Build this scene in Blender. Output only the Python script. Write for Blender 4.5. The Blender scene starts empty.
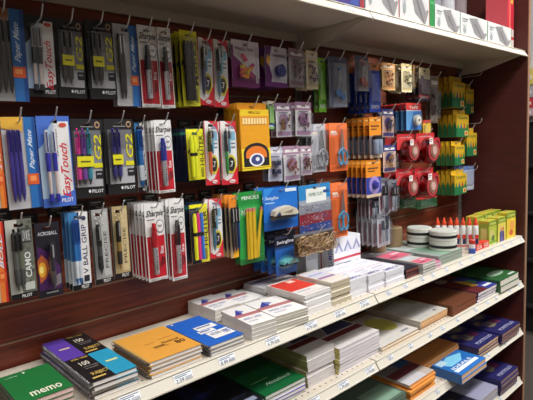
import bpy, math, random
from mathutils import Vector, Matrix

S = bpy.context.scene
COL = S.collection
random.seed(7)
R = math.radians

# ------------------------------------------------------------------ camera
FPX = 490.0                      # focal length in pixels of a 533 wide frame
CX, CY = 266.5, 200.0
CAM = Vector((-1.27, -1.212, 1.482))
AX = Vector((0.73563223, 0.10382182, -0.66937751))    # world X seen in camera axes
AY = Vector((-0.67614716, 0.05292411, -0.73486329))
AZ = Vector((-0.04086864, 0.99318682, 0.10913151))
cd = bpy.data.cameras.new('camera')
cd.sensor_width = 36.0
cd.lens = FPX / 533.0 * 36.0
cd.clip_start = 0.02
cam = bpy.data.objects.new('camera', cd)
COL.objects.link(cam)
cam.matrix_world = Matrix.Translation(CAM) @ Matrix((AX, AY, AZ)).to_4x4()
S.camera = cam

# ------------------------------------------------------------------ world, light, exposure
S.view_settings.view_transform = 'Standard'
S.view_settings.look = 'None'
S.view_settings.exposure = 0.0
S.view_settings.gamma = 1.0
S.view_settings.use_curve_mapping = False
world = bpy.data.worlds.new('world')
S.world = world
world.use_nodes = True
world.node_tree.nodes['Background'].inputs[0].default_value = (1.0, 0.95, 0.9, 1)
world.node_tree.nodes['Background'].inputs[1].default_value = 0.06

def area(name, loc, rot, sx, sy, power, color=(1, 0.93, 0.84)):
    l = bpy.data.lights.new(name, 'AREA')
    l.shape = 'RECTANGLE'; l.size = sx; l.size_y = sy
    l.energy = power; l.color = color
    o = bpy.data.objects.new(name, l)
    COL.objects.link(o)
    o.location = loc; o.rotation_euler = rot
    return o
LC = (1, 0.985, 0.965)
area('ceiling_strip_light', (1.3, -1.85, 3.85), (R(12), 0, 0), 3.6, 0.35, 165, LC)
area('ceiling_strip_light', (-1.6, -2.3, 3.85), (R(12), 0, 0), 1.8, 0.35, 50, LC)
area('ceiling_strip_light', (1.0, -3.9, 3.85), (0, 0, 0), 5.0, 0.4, 40, LC)
area('ceiling_strip_light', (2.6, -1.6, 3.85), (0, R(-8), 0), .4, 2.2, 70, LC)

sl = bpy.data.lights.new('added_warm_spot', 'SPOT'); sl.energy = 520; sl.color = (1, .86, .66); sl.spot_size = R(5.2); sl.spot_blend = .7; sl.shadow_soft_size = .04  # warm spot added to brighten the cream and tan packs, no known fixture
so = bpy.data.objects.new('added_warm_spot', sl); COL.objects.link(so); so.location = (1.5, -3.1, 2.02)
so.rotation_euler = (Vector((.47, -.13, 1.715)) - so.location).to_track_quat('-Z', 'Y').to_euler()

# ------------------------------------------------------------------ calibration: a pixel's ray met with a real plane
def at(px, py, X=None, Y=None, Z=None):
    c = Vector(((px - CX) / FPX, -(py - CY) / FPX, -1.0))
    r = Vector((c.dot(AX), c.dot(AY), c.dot(AZ)))
    if X is not None: t = (X - CAM.x) / r.x
    elif Y is not None: t = (Y - CAM.y) / r.y
    else: t = (Z - CAM.z) / r.z
    return CAM + r * t

# ------------------------------------------------------------------ materials
_m = {}
def lin(c): return tuple(((v / 255.0) / 12.92 if v / 255.0 <= .04045 else ((v / 255.0 + .055) / 1.055) ** 2.4) for v in c)
def M(c, rough=.45, metal=0.0, spec=.5, vary=.08, scale=60):
    key = (tuple(c), rough, metal, vary, scale)
    if key in _m: return _m[key]
    m = bpy.data.materials.new('colour_%d_%d_%d' % tuple(c))
    m.use_nodes = True
    nt = m.node_tree; b = nt.nodes['Principled BSDF']
    l = lin(c)
    b.inputs['Roughness'].default_value = rough
    b.inputs['Metallic'].default_value = metal
    b.inputs['Specular IOR Level'].default_value = spec
    tc = nt.nodes.new('ShaderNodeTexCoord')
    n = nt.nodes.new('ShaderNodeTexNoise'); n.inputs['Scale'].default_value = scale
    nt.links.new(tc.outputs['Object'], n.inputs['Vector'])
    r = nt.nodes.new('ShaderNodeMix'); r.data_type = 'RGBA'
    r.inputs[6].default_value = tuple(v * (1 - vary) for v in l) + (1,)
    r.inputs[7].default_value = tuple(min(1, v * (1 + vary)) for v in l) + (1,)
    nt.links.new(n.outputs['Fac'], r.inputs[0])
    nt.links.new(r.outputs[2], b.inputs['Base Color'])
    _m[key] = m
    return m

def clear(tint=(1, 1, 1), gloss=.10, rough=.12, name='clear_plastic'):
    key = ('clear', tint, gloss, rough)
    if key in _m: return _m[key]
    m = bpy.data.materials.new(name); m.use_nodes = True
    nt = m.node_tree; nt.nodes.clear()
    o = nt.nodes.new('ShaderNodeOutputMaterial')
    t = nt.nodes.new('ShaderNodeBsdfTransparent'); t.inputs[0].default_value = tint + (1,)
    g = nt.nodes.new('ShaderNodeBsdfGlossy'); g.inputs['Roughness'].default_value = rough
    x = nt.nodes.new('ShaderNodeMixShader'); x.inputs[0].default_value = gloss
    nt.links.new(t.outputs[0], x.inputs[1]); nt.links.new(g.outputs[0], x.inputs[2])
    nt.links.new(x.outputs[0], o.inputs[0])
    _m[key] = m
    return m
CLEAR = clear()
CLOUDY = clear((.86, .87, .9), .16, .25, 'cloudy_plastic')

def wood(name, c1, c2, rough=.42):
    m = bpy.data.materials.new(name); m.use_nodes = True
    nt = m.node_tree; b = nt.nodes['Principled BSDF']
    tc = nt.nodes.new('ShaderNodeTexCoord'); mp = nt.nodes.new('ShaderNodeMapping')
    mp.inputs['Scale'].default_value = (1.2, 3, 26)
    n = nt.nodes.new('ShaderNodeTexNoise'); n.inputs['Scale'].default_value = 2.2
    n.inputs['Detail'].default_value = 8; n.inputs['Distortion'].default_value = .6
    cr = nt.nodes.new('ShaderNodeValToRGB')
    cr.color_ramp.elements[0].position = .32; cr.color_ramp.elements[0].color = lin(c1) + (1,)
    cr.color_ramp.elements[1].position = .7; cr.color_ramp.elements[1].color = lin(c2) + (1,)
    nt.links.new(tc.outputs['Object'], mp.inputs[0]); nt.links.new(mp.outputs[0], n.inputs['Vector'])
    nt.links.new(n.outputs['Fac'], cr.inputs[0]); nt.links.new(cr.outputs[0], b.inputs['Base Color'])
    b.inputs['Roughness'].default_value = rough
    return m
WOOD = wood('mahogany_laminate', (74, 28, 18), (138, 62, 38))
PANEL = wood('dark_mahogany_laminate', (66, 18, 14), (80, 26, 19), .6)
STEEL = M((205, 196, 180), .38, 0, .5, .03)
WIRE = M((206, 204, 200), .35, .35)
def pages(c=(226, 222, 216), freq=900):
    key = ('pages', c, freq)
    if key in _m: return _m[key]
    m = bpy.data.materials.new('page_edges'); m.use_nodes = True
    nt = m.node_tree; b = nt.nodes['Principled BSDF']; b.inputs['Roughness'].default_value = .8
    tc = nt.nodes.new('ShaderNodeTexCoord'); mp = nt.nodes.new('ShaderNodeMapping')
    mp.inputs['Scale'].default_value = (6, 6, freq)
    n = nt.nodes.new('ShaderNodeTexNoise'); n.inputs['Scale'].default_value = 1
    cr = nt.nodes.new('ShaderNodeMix'); cr.data_type = 'RGBA'
    l = lin(c)
    cr.inputs[6].default_value = tuple(v * .75 for v in l) + (1,); cr.inputs[7].default_value = tuple(min(1, v * 1.1) for v in l) + (1,)
    nt.links.new(tc.outputs['Object'], mp.inputs[0]); nt.links.new(mp.outputs[0], n.inputs['Vector'])
    nt.links.new(n.outputs['Fac'], cr.inputs[0]); nt.links.new(cr.outputs[2], b.inputs['Base Color'])
    _m[key] = m
    return m

# ------------------------------------------------------------------ mesh builder
KIDS = {}
class MB:
    def __init__(s): s.v = []; s.f = []; s.k = []; s.m = []
    def mi(s, m):
        if m not in s.m: s.m.append(m)
        return s.m.index(m)
    def add(s, vs, fs, m):
        o = len(s.v); s.v += [tuple(p) for p in vs]; k = s.mi(m)
        for f in fs: s.f.append(tuple(i + o for i in f)); s.k.append(k)
        return s
    def box(s, x0, x1, y0, y1, z0, z1, m):
        return s.add([(x, y, z) for z in (z0, z1) for y in (y0, y1) for x in (x0, x1)],
                     [(0, 2, 3, 1), (4, 5, 7, 6), (0, 1, 5, 4), (2, 6, 7, 3), (0, 4, 6, 2), (1, 3, 7, 5)], m)
    def prism(s, prof, a, b, axis, m):
        # prof: points in the plane across axis ('x': (y,z); 'y': (x,z); 'z': (x,y))
        n = len(prof)
        def P(p, t): return {'x': (t, p[0], p[1]), 'y': (p[0], t, p[1]), 'z': (p[0], p[1], t)}[axis]
        vs = [P(p, a) for p in prof] + [P(p, b) for p in prof]
        fs = [tuple(range(n)), tuple(range(2 * n - 1, n - 1, -1))] + [(i, i + n, (i + 1) % n + n, (i + 1) % n) for i in range(n)]
        return s.add(vs, fs, m)
    def lathe(s, c, prof, m, seg=12, axis='z', flat=1.0):
        # prof: list of (along, radius)
        vs = []; fs = []
        for (t, r) in prof:
            for i in range(seg):
                a = 2 * math.pi * i / seg; u = r * math.cos(a); w = r * math.sin(a) * flat
                vs.append({'z': (c[0] + u, c[1] + w, c[2] + t), 'y': (c[0] + u, c[1] + t, c[2] + w), 'x': (c[0] + t, c[1] + u, c[2] + w)}[axis])
        for j in range(len(prof) - 1):
            for i in range(seg):
                fs.append((j * seg + i, j * seg + (i + 1) % seg, (j + 1) * seg + (i + 1) % seg, (j + 1) * seg + i))
        fs.append(tuple(range(seg - 1, -1, -1))); fs.append(tuple(range((len(prof) - 1) * seg, len(prof) * seg)))
        return s.add(vs, fs, m)
    def tube(s, path, r, m, seg=6):
        vs = []; fs = []; n = len(path); P = [Vector(p) for p in path]
        up = Vector((0, 0, 1))
        for i, p in enumerate(P):
            d = (P[min(i + 1, n - 1)] - P[max(i - 1, 0)]).normalized()
            a = d.cross(up)
            if a.length < .05: a = d.cross(Vector((1, 0, 0)))
            a.normalize(); b = d.cross(a)
            for k in range(seg):
                t = 2 * math.pi * k / seg; vs.append(p + (a * math.cos(t) + b * math.sin(t)) * r)
        for j in range(n - 1):
            for k in range(seg): fs.append((j * seg + k, j * seg + (k + 1) % seg, (j + 1) * seg + (k + 1) % seg, (j + 1) * seg + k))
        fs.append(tuple(range(seg - 1, -1, -1))); fs.append(tuple(range((n - 1) * seg, n * seg)))
        return s.add(vs, fs, m)
    def build(s, name, parent=None, smooth=False, bevel=0):
        me = bpy.data.meshes.new(name)
        me.from_pydata(s.v, [], s.f)
        for m in s.m: me.materials.append(m)
        me.polygons.foreach_set('material_index', s.k)
        me.update()
        if smooth:
            me.polygons.foreach_set('use_smooth', [True] * len(me.polygons))
            try: me.set_sharp_from_angle(angle=R(40))
            except Exception: pass
        o = bpy.data.objects.new(name, me); COL.objects.link(o)
        if parent: o.parent = parent; KIDS.setdefault(parent.name, []).append(o)
        if bevel:
            b = o.modifiers.new('bevel', 'BEVEL'); b.width = bevel; b.segments = 2; b.limit_method = 'ANGLE'
        return o

_t = {}
def text_mesh(s):
    if s in _t: return _t[s]
    cu = bpy.data.curves.new('lettering', 'FONT'); cu.body = s; cu.resolution_u = 2; cu.offset = .014
    o = bpy.data.objects.new('lettering', cu)
    me = bpy.data.meshes.new_from_object(o)
    vs = [tuple(v.co) for v in me.vertices]; fs = [tuple(p.vertices) for p in me.polygons]
    bpy.data.objects.remove(o); bpy.data.meshes.remove(me); bpy.data.curves.remove(cu)
    xs = [v[0] for v in vs]; ys = [v[1] for v in vs]
    x0, x1, y0, y1 = min(xs), max(xs), min(ys), max(ys)
    vs = [((v[0] - x0) / (x1 - x0), (v[1] - y0) / (y1 - y0)) for v in vs]
    _t[s] = (vs, fs)
    return _t[s]

class Art:
    """printing on a face: u to the right, v downwards, both 0..1; later marks lie on earlier ones"""
    def __init__(s, mb, O, U, V, w, h, slot=None):
        s.mb = mb; s.O = Vector(O); s.U = Vector(U); s.V = Vector(V); s.N = s.V.cross(s.U).normalized(); s.w = w; s.h = h; s.k = 1; s.slot = slot
    def p(s, u, v): return s.O + s.U * (u * s.w) + s.V * (v * s.h) + s.N * (s.k * .00018)
    def poly(s, pts, c, keep=False):
        m = c if isinstance(c, bpy.types.Material) else M(c)
        n = len(pts); P = [s.p(*q) for q in pts]
        a = sum(pts[i][0] * pts[(i + 1) % n][1] - pts[(i + 1) % n][0] * pts[i][1] for i in range(n))
        idx = tuple(range(n)) if a < 0 else tuple(range(n - 1, -1, -1))
        s.mb.add(P, [idx], m)
        if not keep: s.k += 1
        return s
    def rect(s, u0, v0, u1, v1, c):
        if s.slot:
            a, b, cc, d = s.slot
            if u0 < cc and u1 > a and v0 < d and v1 > b:
                for q in ((u0, v0, u1, b), (u0, d, u1, v1), (u0, max(v0, b), a, min(v1, d)), (cc, max(v0, b), u1, min(v1, d))):
                    q = (max(q[0], u0), max(q[1], v0), min(q[2], u1), min(q[3], v1))
                    if q[2] - q[0] > 1e-5 and q[3] - q[1] > 1e-5:
                        s.poly([(q[0], q[1]), (q[2], q[1]), (q[2], q[3]), (q[0], q[3])], c, True)
                s.k += 1
                return s
        return s.poly([(u0, v0), (u1, v0), (u1, v1), (u0, v1)], c)
    def ell(s, u, v, ru, rv, c, n=18):
        return s.poly([(u + ru * math.cos(2 * math.pi * i / n), v + rv * math.sin(2 * math.pi * i / n)) for i in range(n)], c)
    def text(s, t, u0, v0, u1, v1, c, rot=0, shear=0.0):
        # rot 0: reads to the right; rot 1: reads upwards (turned a quarter left)
        vs, fs = text_mesh(t); m = c if isinstance(c, bpy.types.Material) else M(c)
        out = []
        for (x, y) in vs:
            if rot == 0: q = (u0 + (x + shear * (y - .5)) * (u1 - u0), v1 - y * (v1 - v0))
            else: q = (u1 - y * (u1 - u0), v1 - (x + shear * (y - .5)) * (v1 - v0))
            out.append(s.p(*q))
        s.mb.add(out, [tuple(f) for f in fs], m); s.k += 1
        return s

# ------------------------------------------------------------------ things, tags, copies
def thing(name, label, cat, loc=(0, 0, 0), rotz=0, group=None):
    o = bpy.data.objects.new(name, None); o.empty_display_size = .02; COL.objects.link(o)
    o.location = loc; o.rotation_euler = (0, 0, rotz)
    return tag(o, label, cat, group)
def tag(o, label, cat, group=None):
    o['label'] = label; o['category'] = cat
    if group: o['group'] = group
    return o
def struct(o): o['kind'] = 'structure'; return o
def kids(o): return KIDS.get(o.name, [])
def copy_tree(o, parent=None):
    c = o.copy(); COL.objects.link(c); c.parent = parent
    if parent: KIDS.setdefault(parent.name, []).append(c)
    for ch in kids(o): copy_tree(ch, c)
    return c
ORD = ['first', 'second', 'third', 'fourth', 'fifth', 'sixth', 'seventh', 'eighth']
# ================================================================== the setting
BACK = 0.0
Z1, Z2, Z3, Z4, ZT = 1.0, 0.777, 0.537, 0.282, 1.875
XR = 1.222
YF = -0.326
struct(MB().box(-3, 5, -4.5, 4, -.06, 0, M((72, 66, 60), .4, vary=.15, scale=3)).build('floor'))
struct(MB().box(-3, 5, -4.5, 4, 4.0, 4.06, M((214, 210, 202), .9)).build('ceiling'))
struct(MB().box(-3.1, -3, -4.5, 4, 0, 4.0, M((150, 142, 134), .8)).build('wall_left'))
struct(MB().box(-3, 5, -4.6, -4.5, 0, 4.0, M((120, 112, 104), .8)).build('wall_front'))
struct(MB().box(5, 5.1, -4.5, 4, 0, 4.0, M((150, 145, 140), .8)).build('wall_right'))
struct(MB().box(-3, 5, 4, 4.1, 0, 4.0, M((150, 145, 140), .8)).build('wall_far'))

# slatted back panel of the shelving run: boards with a pale groove between them
g = thing('slatwall_panel', 'reddish brown wood slat panel with pale grooves behind the shelves', 'panel')
bm = MB(); zz = [0.08, .30, .54, .78, .88, .957, 1.057, 1.143, 1.243, 1.343, 1.443, 1.543, 1.643, 1.743, 1.843, 2.1, 2.35]
for a, b in zip(zz, zz[1:]):
    bm.box(-2.44, XR - .002, 0.0, .018, a + .0022, b - .0022, WOOD)
bm.build('board', g)
bm = MB()
for a in zz[5:-2]: bm.box(-2.44, XR - .002, -.0006, .002, a - .0036, a + .0004, M((148, 120, 98), .4, .2))
bm.build('groove_trim', g)
MB().box(-2.44, XR - .002, .006, .03, .08, 2.35, M((128, 104, 88), .4, .2)).build('groove_backing', g)
# slotted steel uprights
def upright(x, label):
    mb = MB(); mb.box(x - .014, x + .014, -.008, -.0006, .08, 2.3, M((150, 146, 140), .35, .5))
    z = .12
    while z < 2.25:
        mb.box(x - .003, x + .003, -.0083, -.0079, z, z + .016, M((22, 20, 20), .8)); z += .0254
    o = mb.build('shelf_upright'); tag(o, label, 'upright', 'slotted steel uprights')
upright(0.0, 'slotted grey steel upright behind the rubber band bag')
upright(XR - .02, 'slotted grey steel upright in the corner beside the dark end panel')
upright(-1.22, 'slotted grey steel upright at the far left of the run')
# end panel
pn = thing('end_panel', 'tall dark mahogany end panel closing the right of the shelving', 'panel')
MB().box(XR, XR + .02, -.322, .1, 0, 2.6, PANEL).build('board', pn)
MB().box(XR, XR + .02, -.326, -.322, 0, 2.6, M((150, 112, 88), .4)).build('edge_band', pn)
# kick base
bs = MB(); bs.box(-2.44, XR - .002, -.30, .03, 0, .075, PANEL)
tag(bs.build('kick_base'), 'dark base plinth under the lowest shelf', 'base')

# shelves
DECK = M((200, 190, 174), .42, vary=.03)
LIP = M((206, 200, 186), .36, vary=.03)
STICK = M((232, 234, 236), .5, vary=.02)
INK = M((104, 116, 142), .6)
def shelf(x0, x1, z, label, n_lab, seed):
    rnd = random.Random(seed)
    t = thing('store_shelf', label, 'shelf', (x0, 0, z), 0, 'metal gondola shelves')
    w = x1 - x0 - .003
    mb = MB(); mb.box(.0015, w, -.305, -.010, -.018, 0, DECK)
    mb.box(.0015, w, -.020, -.010, -.042, -.018, DECK)
    for i in range(int(w / .0254) - 1):          # row of perforations near the front edge
        x = .03 + i * .0254
        mb.lathe((x, -.292, 0), [(-.0002, .003), (.00008, .003)], M((50, 44, 40), .8), 8)
    mb.build('deck', t)
    # price channel: sloping face with a rolled top and bottom bead
    pc = MB()
    pc.prism([(-.305, -.0003), (-.3125, -.0003), (-.3140, -.0025), (-.3115, -.0050), (-.3240, -.0245), (-.3270, -.026), (-.3270, -.029), (-.320, -.030), (-.305, -.018)], .0015, w, 'x', LIP)
    pc.build('price_channel', t)
    for xx in (.006, w - .006):
        br = MB(); br.prism([(-.30, -.019), (-.012, -.019), (-.012, -.075), (-.10, -.072)], xx - .0015, xx + .0015, 'x', DECK); br.build('bracket', t)
    U = Vector((0, -.0125, -.027)).normalized()
    for i in range(n_lab):
        x = w * (i + .35 + .35 * rnd.random()) / n_lab
        lw, lh = (.048, .022) if x0 < -.01 else (.028, .018)
        lb = MB(); a = Art(lb, (x, -.3135, -.0052), (1, 0, 0), U, lw, lh)
        a.k = 3; a.rect(0, 0.04, 1, .98, STICK)
        a.rect(.06, .12, .94, .2, INK); a.rect(.06, .28, .7, .36, INK)
        a.text('%d.%d9' % (rnd.randint(1, 8), rnd.randint(2, 9)), .08, .46, .5, .9, INK)
        for q in range(7): a.rect(.58 + q * .055, .48, .60 + q * .055, .9, INK); a.k -= 1
        lb.build('price_label', t)
    return t
def topshelf(x0, x1, label, n_lab, seed):
    t = shelf(x0, x1, ZT, label, n_lab, seed)
    return t
NM = ['main waist high', 'second', 'third', 'lowest']
for k, z in enumerate((Z1, Z2, Z3, Z4)):
    shelf(0, XR - .001, z, ['waist high cream metal shelf carrying the glue bottles and tape tubs',
        'cream metal shelf just below, carrying brown folders and a green book',
        'cream metal shelf with orange envelopes and an overhanging blue booklet',
        'lowest cream metal shelf in view under the navy books'][k], 12 - 2 * k, 10 + k)
    shelf(-1.22, -.001, z, ['waist high cream metal shelf carrying memo pads and spiral notebooks',
        'cream metal shelf below with stacked legal pads and a dark green book',
        'left shelf under the legal pads, third from the top of the lower ones',
        'bottom left cream metal shelf near the floor'][k], 9, 20 + k)
topshelf(0, XR - .001, 'overhead cream metal shelf carrying white boxes, beside the end panel', 7, 31)
topshelf(-1.22, -.001, 'overhead cream metal shelf above the gel pens at left', 5, 33)
topshelf(-2.44, -1.222, 'overhead cream metal shelf past the left edge', 3, 35)

# ================================================================== hanging cards
HOOKZ = .013
def card(parent, w, h, base, art=None, slot=True, name='backing_card', t=.0012, sx=.5):
    mb = MB(); m = base if isinstance(base, bpy.types.Material) else M(base)
    cx = (sx - .5) * w
    s0, s1, zt, zb = cx - .0085, cx + .0085, -.008, -.0155
    if slot:
        mb.box(-w / 2, s0, 0, t, -h, 0, m); mb.box(s1, w / 2, 0, t, -h, 0, m)
        mb.box(s0, s1, 0, t, zt, 0, m); mb.box(s0, s1, 0, t, -h, zb, m)
    else: mb.box(-w / 2, w / 2, 0, t, -h, 0, m)
    sl = ((s0 + w / 2) / w, -zt / h, (s1 + w / 2) / w, -zb / h) if slot else None
    a = Art(mb, (-w / 2, 0, 0), (1, 0, 0), (0, 0, -1), w, h, sl)
    if art: art(a)
    return mb.build(name, parent)
def blister(parent, x0, x1, z0, z1, t=.016, m=None, name='blister'):
    mb = MB(); m = m or CLEAR; c = min(.004, (x1 - x0) * .15)
    y = -.0015
    mb.add([(x0, y, z0), (x1, y, z0), (x1, y, z1), (x0, y, z1), (x0 + c, -t, z0 + c), (x1 - c, -t, z0 + c), (x1 - c, -t, z1 - c), (x0 + c, -t, z1 - c)],
           [(4, 5, 6, 7), (0, 1, 5, 4), (1, 2, 6, 5), (2, 3, 7, 6), (3, 0, 4, 7)], m)
    return mb.build(name, parent)
def pen(parent, x, ztop, L, r, body, capc=None, grip=None, name='pen', capf=.33, y=None, clip=(200, 200, 205), click=False, band=None):
    y = y if y is not None else -.0035 - r
    z0 = ztop - L
    b = MB()
    b.lathe((x, y, 0), [(z0, r * .15), (z0 + L * .06, r * .55), (z0 + L * .12, r * .92), (z0 + L * .4, r), (ztop - L * .05, r), (ztop, r * .7)], M(body, .3), 10)
    o = b.build(name, parent, True)
    if capc is not None:
        c = MB(); c.lathe((x, y, 0), [(ztop - L * capf, r * 1.16), (ztop - L * .04, r * 1.1), (ztop + .0015, r * .75)], M(capc, .25), 10)
        c.build('cap', o, True)
    if grip is not None:
        c = MB(); c.lathe((x, y, 0), [(z0 + L * .11, r * 1.02), (z0 + L * .2, r * 1.12), (z0 + L * .36, r * 1.12), (z0 + L * .38, r * 1.02)], M(grip, .6), 10)
        c.build('grip', o, True)
    if click:
        c = MB(); c.lathe((x, y, 0), [(ztop - .001, r * .45), (ztop + .008, r * .45), (ztop + .009, r * .3)], M(clip, .25, .8), 8); c.build('push_button', o, True)
    if clip is not None:
        c = MB(); c.box(x - r * .28, x + r * .28, y - r * 1.75, y - r * 1.3, ztop - L * .3, ztop - L * .02, M(clip, .25, .6)); c.box(x - r * .28, x + r * .28, y - r * 1.5, y - r * .6, ztop - L * .05, ztop - L * .02, M(clip, .25, .6)); c.build('clip', o)
    return o

# ---- one function per kind of pack; each fills root with parts
WH = (228, 226, 224); BLK = (22, 20, 22); GRY = (150, 150, 156)
def k_papermate(root, w, h, pens=((52, 44, 120),) * 3, capc=None, left=(196, 194, 198), top=None, word='Paper Mate', strip=((38, 104, 172), (24, 72, 142))):
    def art(a):
        a.rect(0, 0, .66, 1, left)
        for i in range(9): a.rect(.04, .1 + i * .098, .62, .103 + i * .098, (170, 168, 176))
        if top: a.poly([(0, 0), (.64, 0), (.6, .16), (0, .12)], top)
        a.rect(.66, 0, 1, 1, strip[0]); a.rect(.90, 0, 1, 1, strip[1])
        a.text(word, .72, .14, .9, .56, (214, 226, 240), 1, .1)
        a.rect(.62, .62, .96, .74, (216, 92, 40)); a.rect(.7, .645, .88, .70, (240, 150, 90))
    card(root, w, h, (200, 200, 204), art)
    n = len(pens)
    for i, c in enumerate(pens):
        pen(root, -w * .33 + i * w * .135, -h * .14, h * .78, .0046, c, capc, None, capf=.3, clip=(196, 196, 204) if capc else c, click=False)
    blister(root, -w * .46, w * .14, -h * .95, -h * .1, .0155)
def k_easytouch(root, w, h, ink=(40, 42, 160), side=(70, 110, 200)):
    def art(a):
        a.poly([(0, 0), (.55, 0), (.28, .16), (.16, .3), (0, .36)], side)
        a.poly([(0, .36), (.16, .3), (.28, .16), (.5, .05), (.5, .9), (0, .9)], (170, 192, 216))
        a.rect(.5, .06, .96, .88, WH)
        a.poly([(0, .9), (.5, .9), (1, .82), (1, 1), (0, 1)], side if side[2] > 100 else BLK)
        a.text('EasyTouch', .62, .3, .93, .89, (206, 30, 52), 1, .08)
        a.text('ball point pens', .54, .14, .6, .44, (90, 90, 100), 1)
        a.ell(.78, .1, .12, .025, (206, 80, 60))
        a.text('PILOT', .56, .91, .92, .955, (236, 236, 240))
    card(root, w, h, side, art)
    for i in range(2):
        o = pen(root, -w * .27 + i * w * .2, -h * .16, h * .76, .0038, (206, 190, 186), (200, 206, 214) if ink[2] > 100 else (150, 150, 154), None, capf=.3, clip=ink)
        c = MB(); c.lathe((-w * .27 + i * w * .2, -.0073, 0), [(-h * .6, .0046), (-h * .42, .0052), (-h * .4, .0046)], M(ink, .4), 10); c.build('grip', o, True)
        e = MB(); e.lathe((-w * .27 + i * w * .2, -.0073, 0), [(-h * .94, .002), (-h * .93, .0048), (-h * .85, .0048)], M(ink, .3), 10); e.build('end_plug', o, True)
    blister(root, -w * .42, w * .06, -h * .95, -h * .1, .0165)
def k_g2(root, w, h, inks=((46, 40, 130), (46, 40, 130)), yel=(214, 206, 30)):
    def art(a):
        a.rect(.09, .14, .94, .86, (132, 132, 138)); a.rect(.09, .14, .94, .4, (104, 104, 110)); a.rect(.09, .64, .94, .86, (170, 170, 174))
        a.ell(.84, .07, .09, .045, (172, 140, 110)); a.ell(.84, .07, .05, .025, BLK)
        a.rect(.3, .09, .72, .105, (130, 128, 130))
        a.text('G2', .70, .19, .94, .52, yel, 1, .1)
        a.rect(.66, .56, .95, .62, yel); a.rect(.7, .66, .95, .76, (26, 26, 34)); a.rect(.74, .69, .9, .71, GRY)
        a.text('PILOT', .55, .895, .93, .94, (224, 224, 228)); a.ell(.47, .915, .04, .02, (224, 224, 228))
    card(root, w, h, BLK, art)
    n = len(inks)
    for i, c in enumerate(inks):
        x = -w * .26 + (i - (n - 1) / 2) * .0125 + .004
        o = pen(root, x, -h * .17, h * .66, .0052, (60, 60, 70), None, c, clip=c, click=True)
        e = MB(); e.lathe((x, -.0087, 0), [(-h * .44, .0054), (-h * .3, .0056), (-h * .17, .0048)], M(c, .3), 10); e.build('barrel_top', o, True)
    lb = MB(); lw = .0125 * n
    lb.box(-w * .26 + .004 - lw / 2, -w * .26 + .004 + lw / 2, -.0172, -.0166, -h * .6, -h * .47, M(yel)); lb.box(-w * .26 + .004 - lw * .3, -w * .26 + .004 + lw * .3, -.0175, -.0171, -h * .545, -h * .525, M((90, 84, 30)))
    lb.build('yellow_band', root)
    blister(root, -w * .26 - lw * .62 + .004, -w * .26 + lw * .62 + .004, -h * .86, -h * .14, .0165)
def k_sharpie(root, w, h, ink=(200, 30, 44), red=(196, 28, 44), barrel=(176, 176, 180)):
    def art(a):
        a.rect(.0, .42, 1, .96, red); a.rect(0, .0, .05, 1, WH); a.rect(.95, 0, 1, 1, WH)
        a.text('Sharpie', .08, .085, .96, .19, (36, 36, 40), 0, .12)
        a.rect(.1, .2, .5, .212, (120, 120, 124))
        a.ell(.74, .3, .22, .085, (60, 60, 64), 20); a.ell(.74, .3, .19, .074, WH, 20); a.rect(.62, .285, .86, .296, (80, 80, 84)); a.rect(.66, .305, .82, .314, (80, 80, 84))
        a.text('fine', .66, .56, .86, .66, (236, 226, 226), 1); a.rect(.74, .7, .8, .74, BLK); a.poly([(.64, .76), (.9, .7), (.9, .79), (.64, .84)], (120, 16, 28))
        a.text('PERMANENT MARKER', .1, .97, .9, .988, (120, 120, 124))
    card(root, w, h, WH, art)
    x = -w * .16; r = .0062
    o = MB(); o.lathe((x, -.0100, 0), [(-h * .9, r * .8), (-h * .89, r), (-h * .52, r), (-h * .5, r * .9)], M(barrel, .35), 12)
    p = o.build('marker', root, True)
    c = MB(); c.lathe((x, -.0100, 0), [(-h * .55, r * 1.2), (-h * .38, r * 1.15), (-h * .365, r * .85), (-h * .255, r * .8), (-h * .245, r * .5)], M(ink, .3), 12); c.build('cap', p, True)
    c = MB(); c.box(x - .0018, x + .0018, -.0195, -.018, -h * .5, -h * .3, M(ink, .3)); c.box(x - .0018, x + .0018, -.0185, -.013, -h * .32, -h * .3, M(ink, .3)); c.build('clip', p)
    c = MB(); a = Art(c, (x - .004, -.0164, -h * .56), (1, 0, 0), (0, 0, -1), .008, h * .3); a.text('Sharpie', .15, .05, .85, .95, (50, 50, 56), 1); c.build('marker_lettering', p)
    blister(root, x - .0105, x + .0105, -h * .92, -h * .22, .021)
def k_hiliter(root, w, h, cols=((222, 226, 30),), base=(222, 218, 34), word='HI-LITER', left=None):
    def art(a):
        if left: a.rect(0, 0, .52, 1, left)
        a.rect(0, 0, 1, .06, (236, 230, 40))
        a.text(word, .72, .12, .96, .72, (34, 34, 30), 1); a.text('MARKERS', .74, .76, .9, .95, (70, 70, 40), 1)
        a.poly([(.02, .42), (.3, .34), (.5, .44), (.66, .38), (.66, .43), (.5, .5), (.3, .4), (.02, .48)], (30, 30, 30))
    card(root, w, h, base, art)
    n = len(cols)
    for i, c in enumerate(cols):
        x = -w * .38 + i * .0105 + .002; r = .0052
        o = MB(); o.lathe((x, -.009, 0), [(-h * .93, r * .7), (-h * .92, r), (-h * .45, r), (-h * .43, r * .9)], M(c, .4), 10, flat=.9); p = o.build('highlighter', root, True)
        q = MB(); q.lathe((x, -.009, 0), [(-h * .46, r * 1.1), (-h * .2, r * 1.05), (-h * .14, r * .6)], M(c, .3), 10, flat=.9); q.build('cap', p, True)
        q = MB(); q.lathe((x, -.009, 0), [(-h * .52, r * 1.12), (-h * .49, r * 1.14), (-h * .46, r * 1.12)], M(BLK), 10); q.build('black_ring', p, True)
    blister(root, -w * .47, -w * .47 + .012 * n + .006, -h * .96, -h * .08, .0165)
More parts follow.
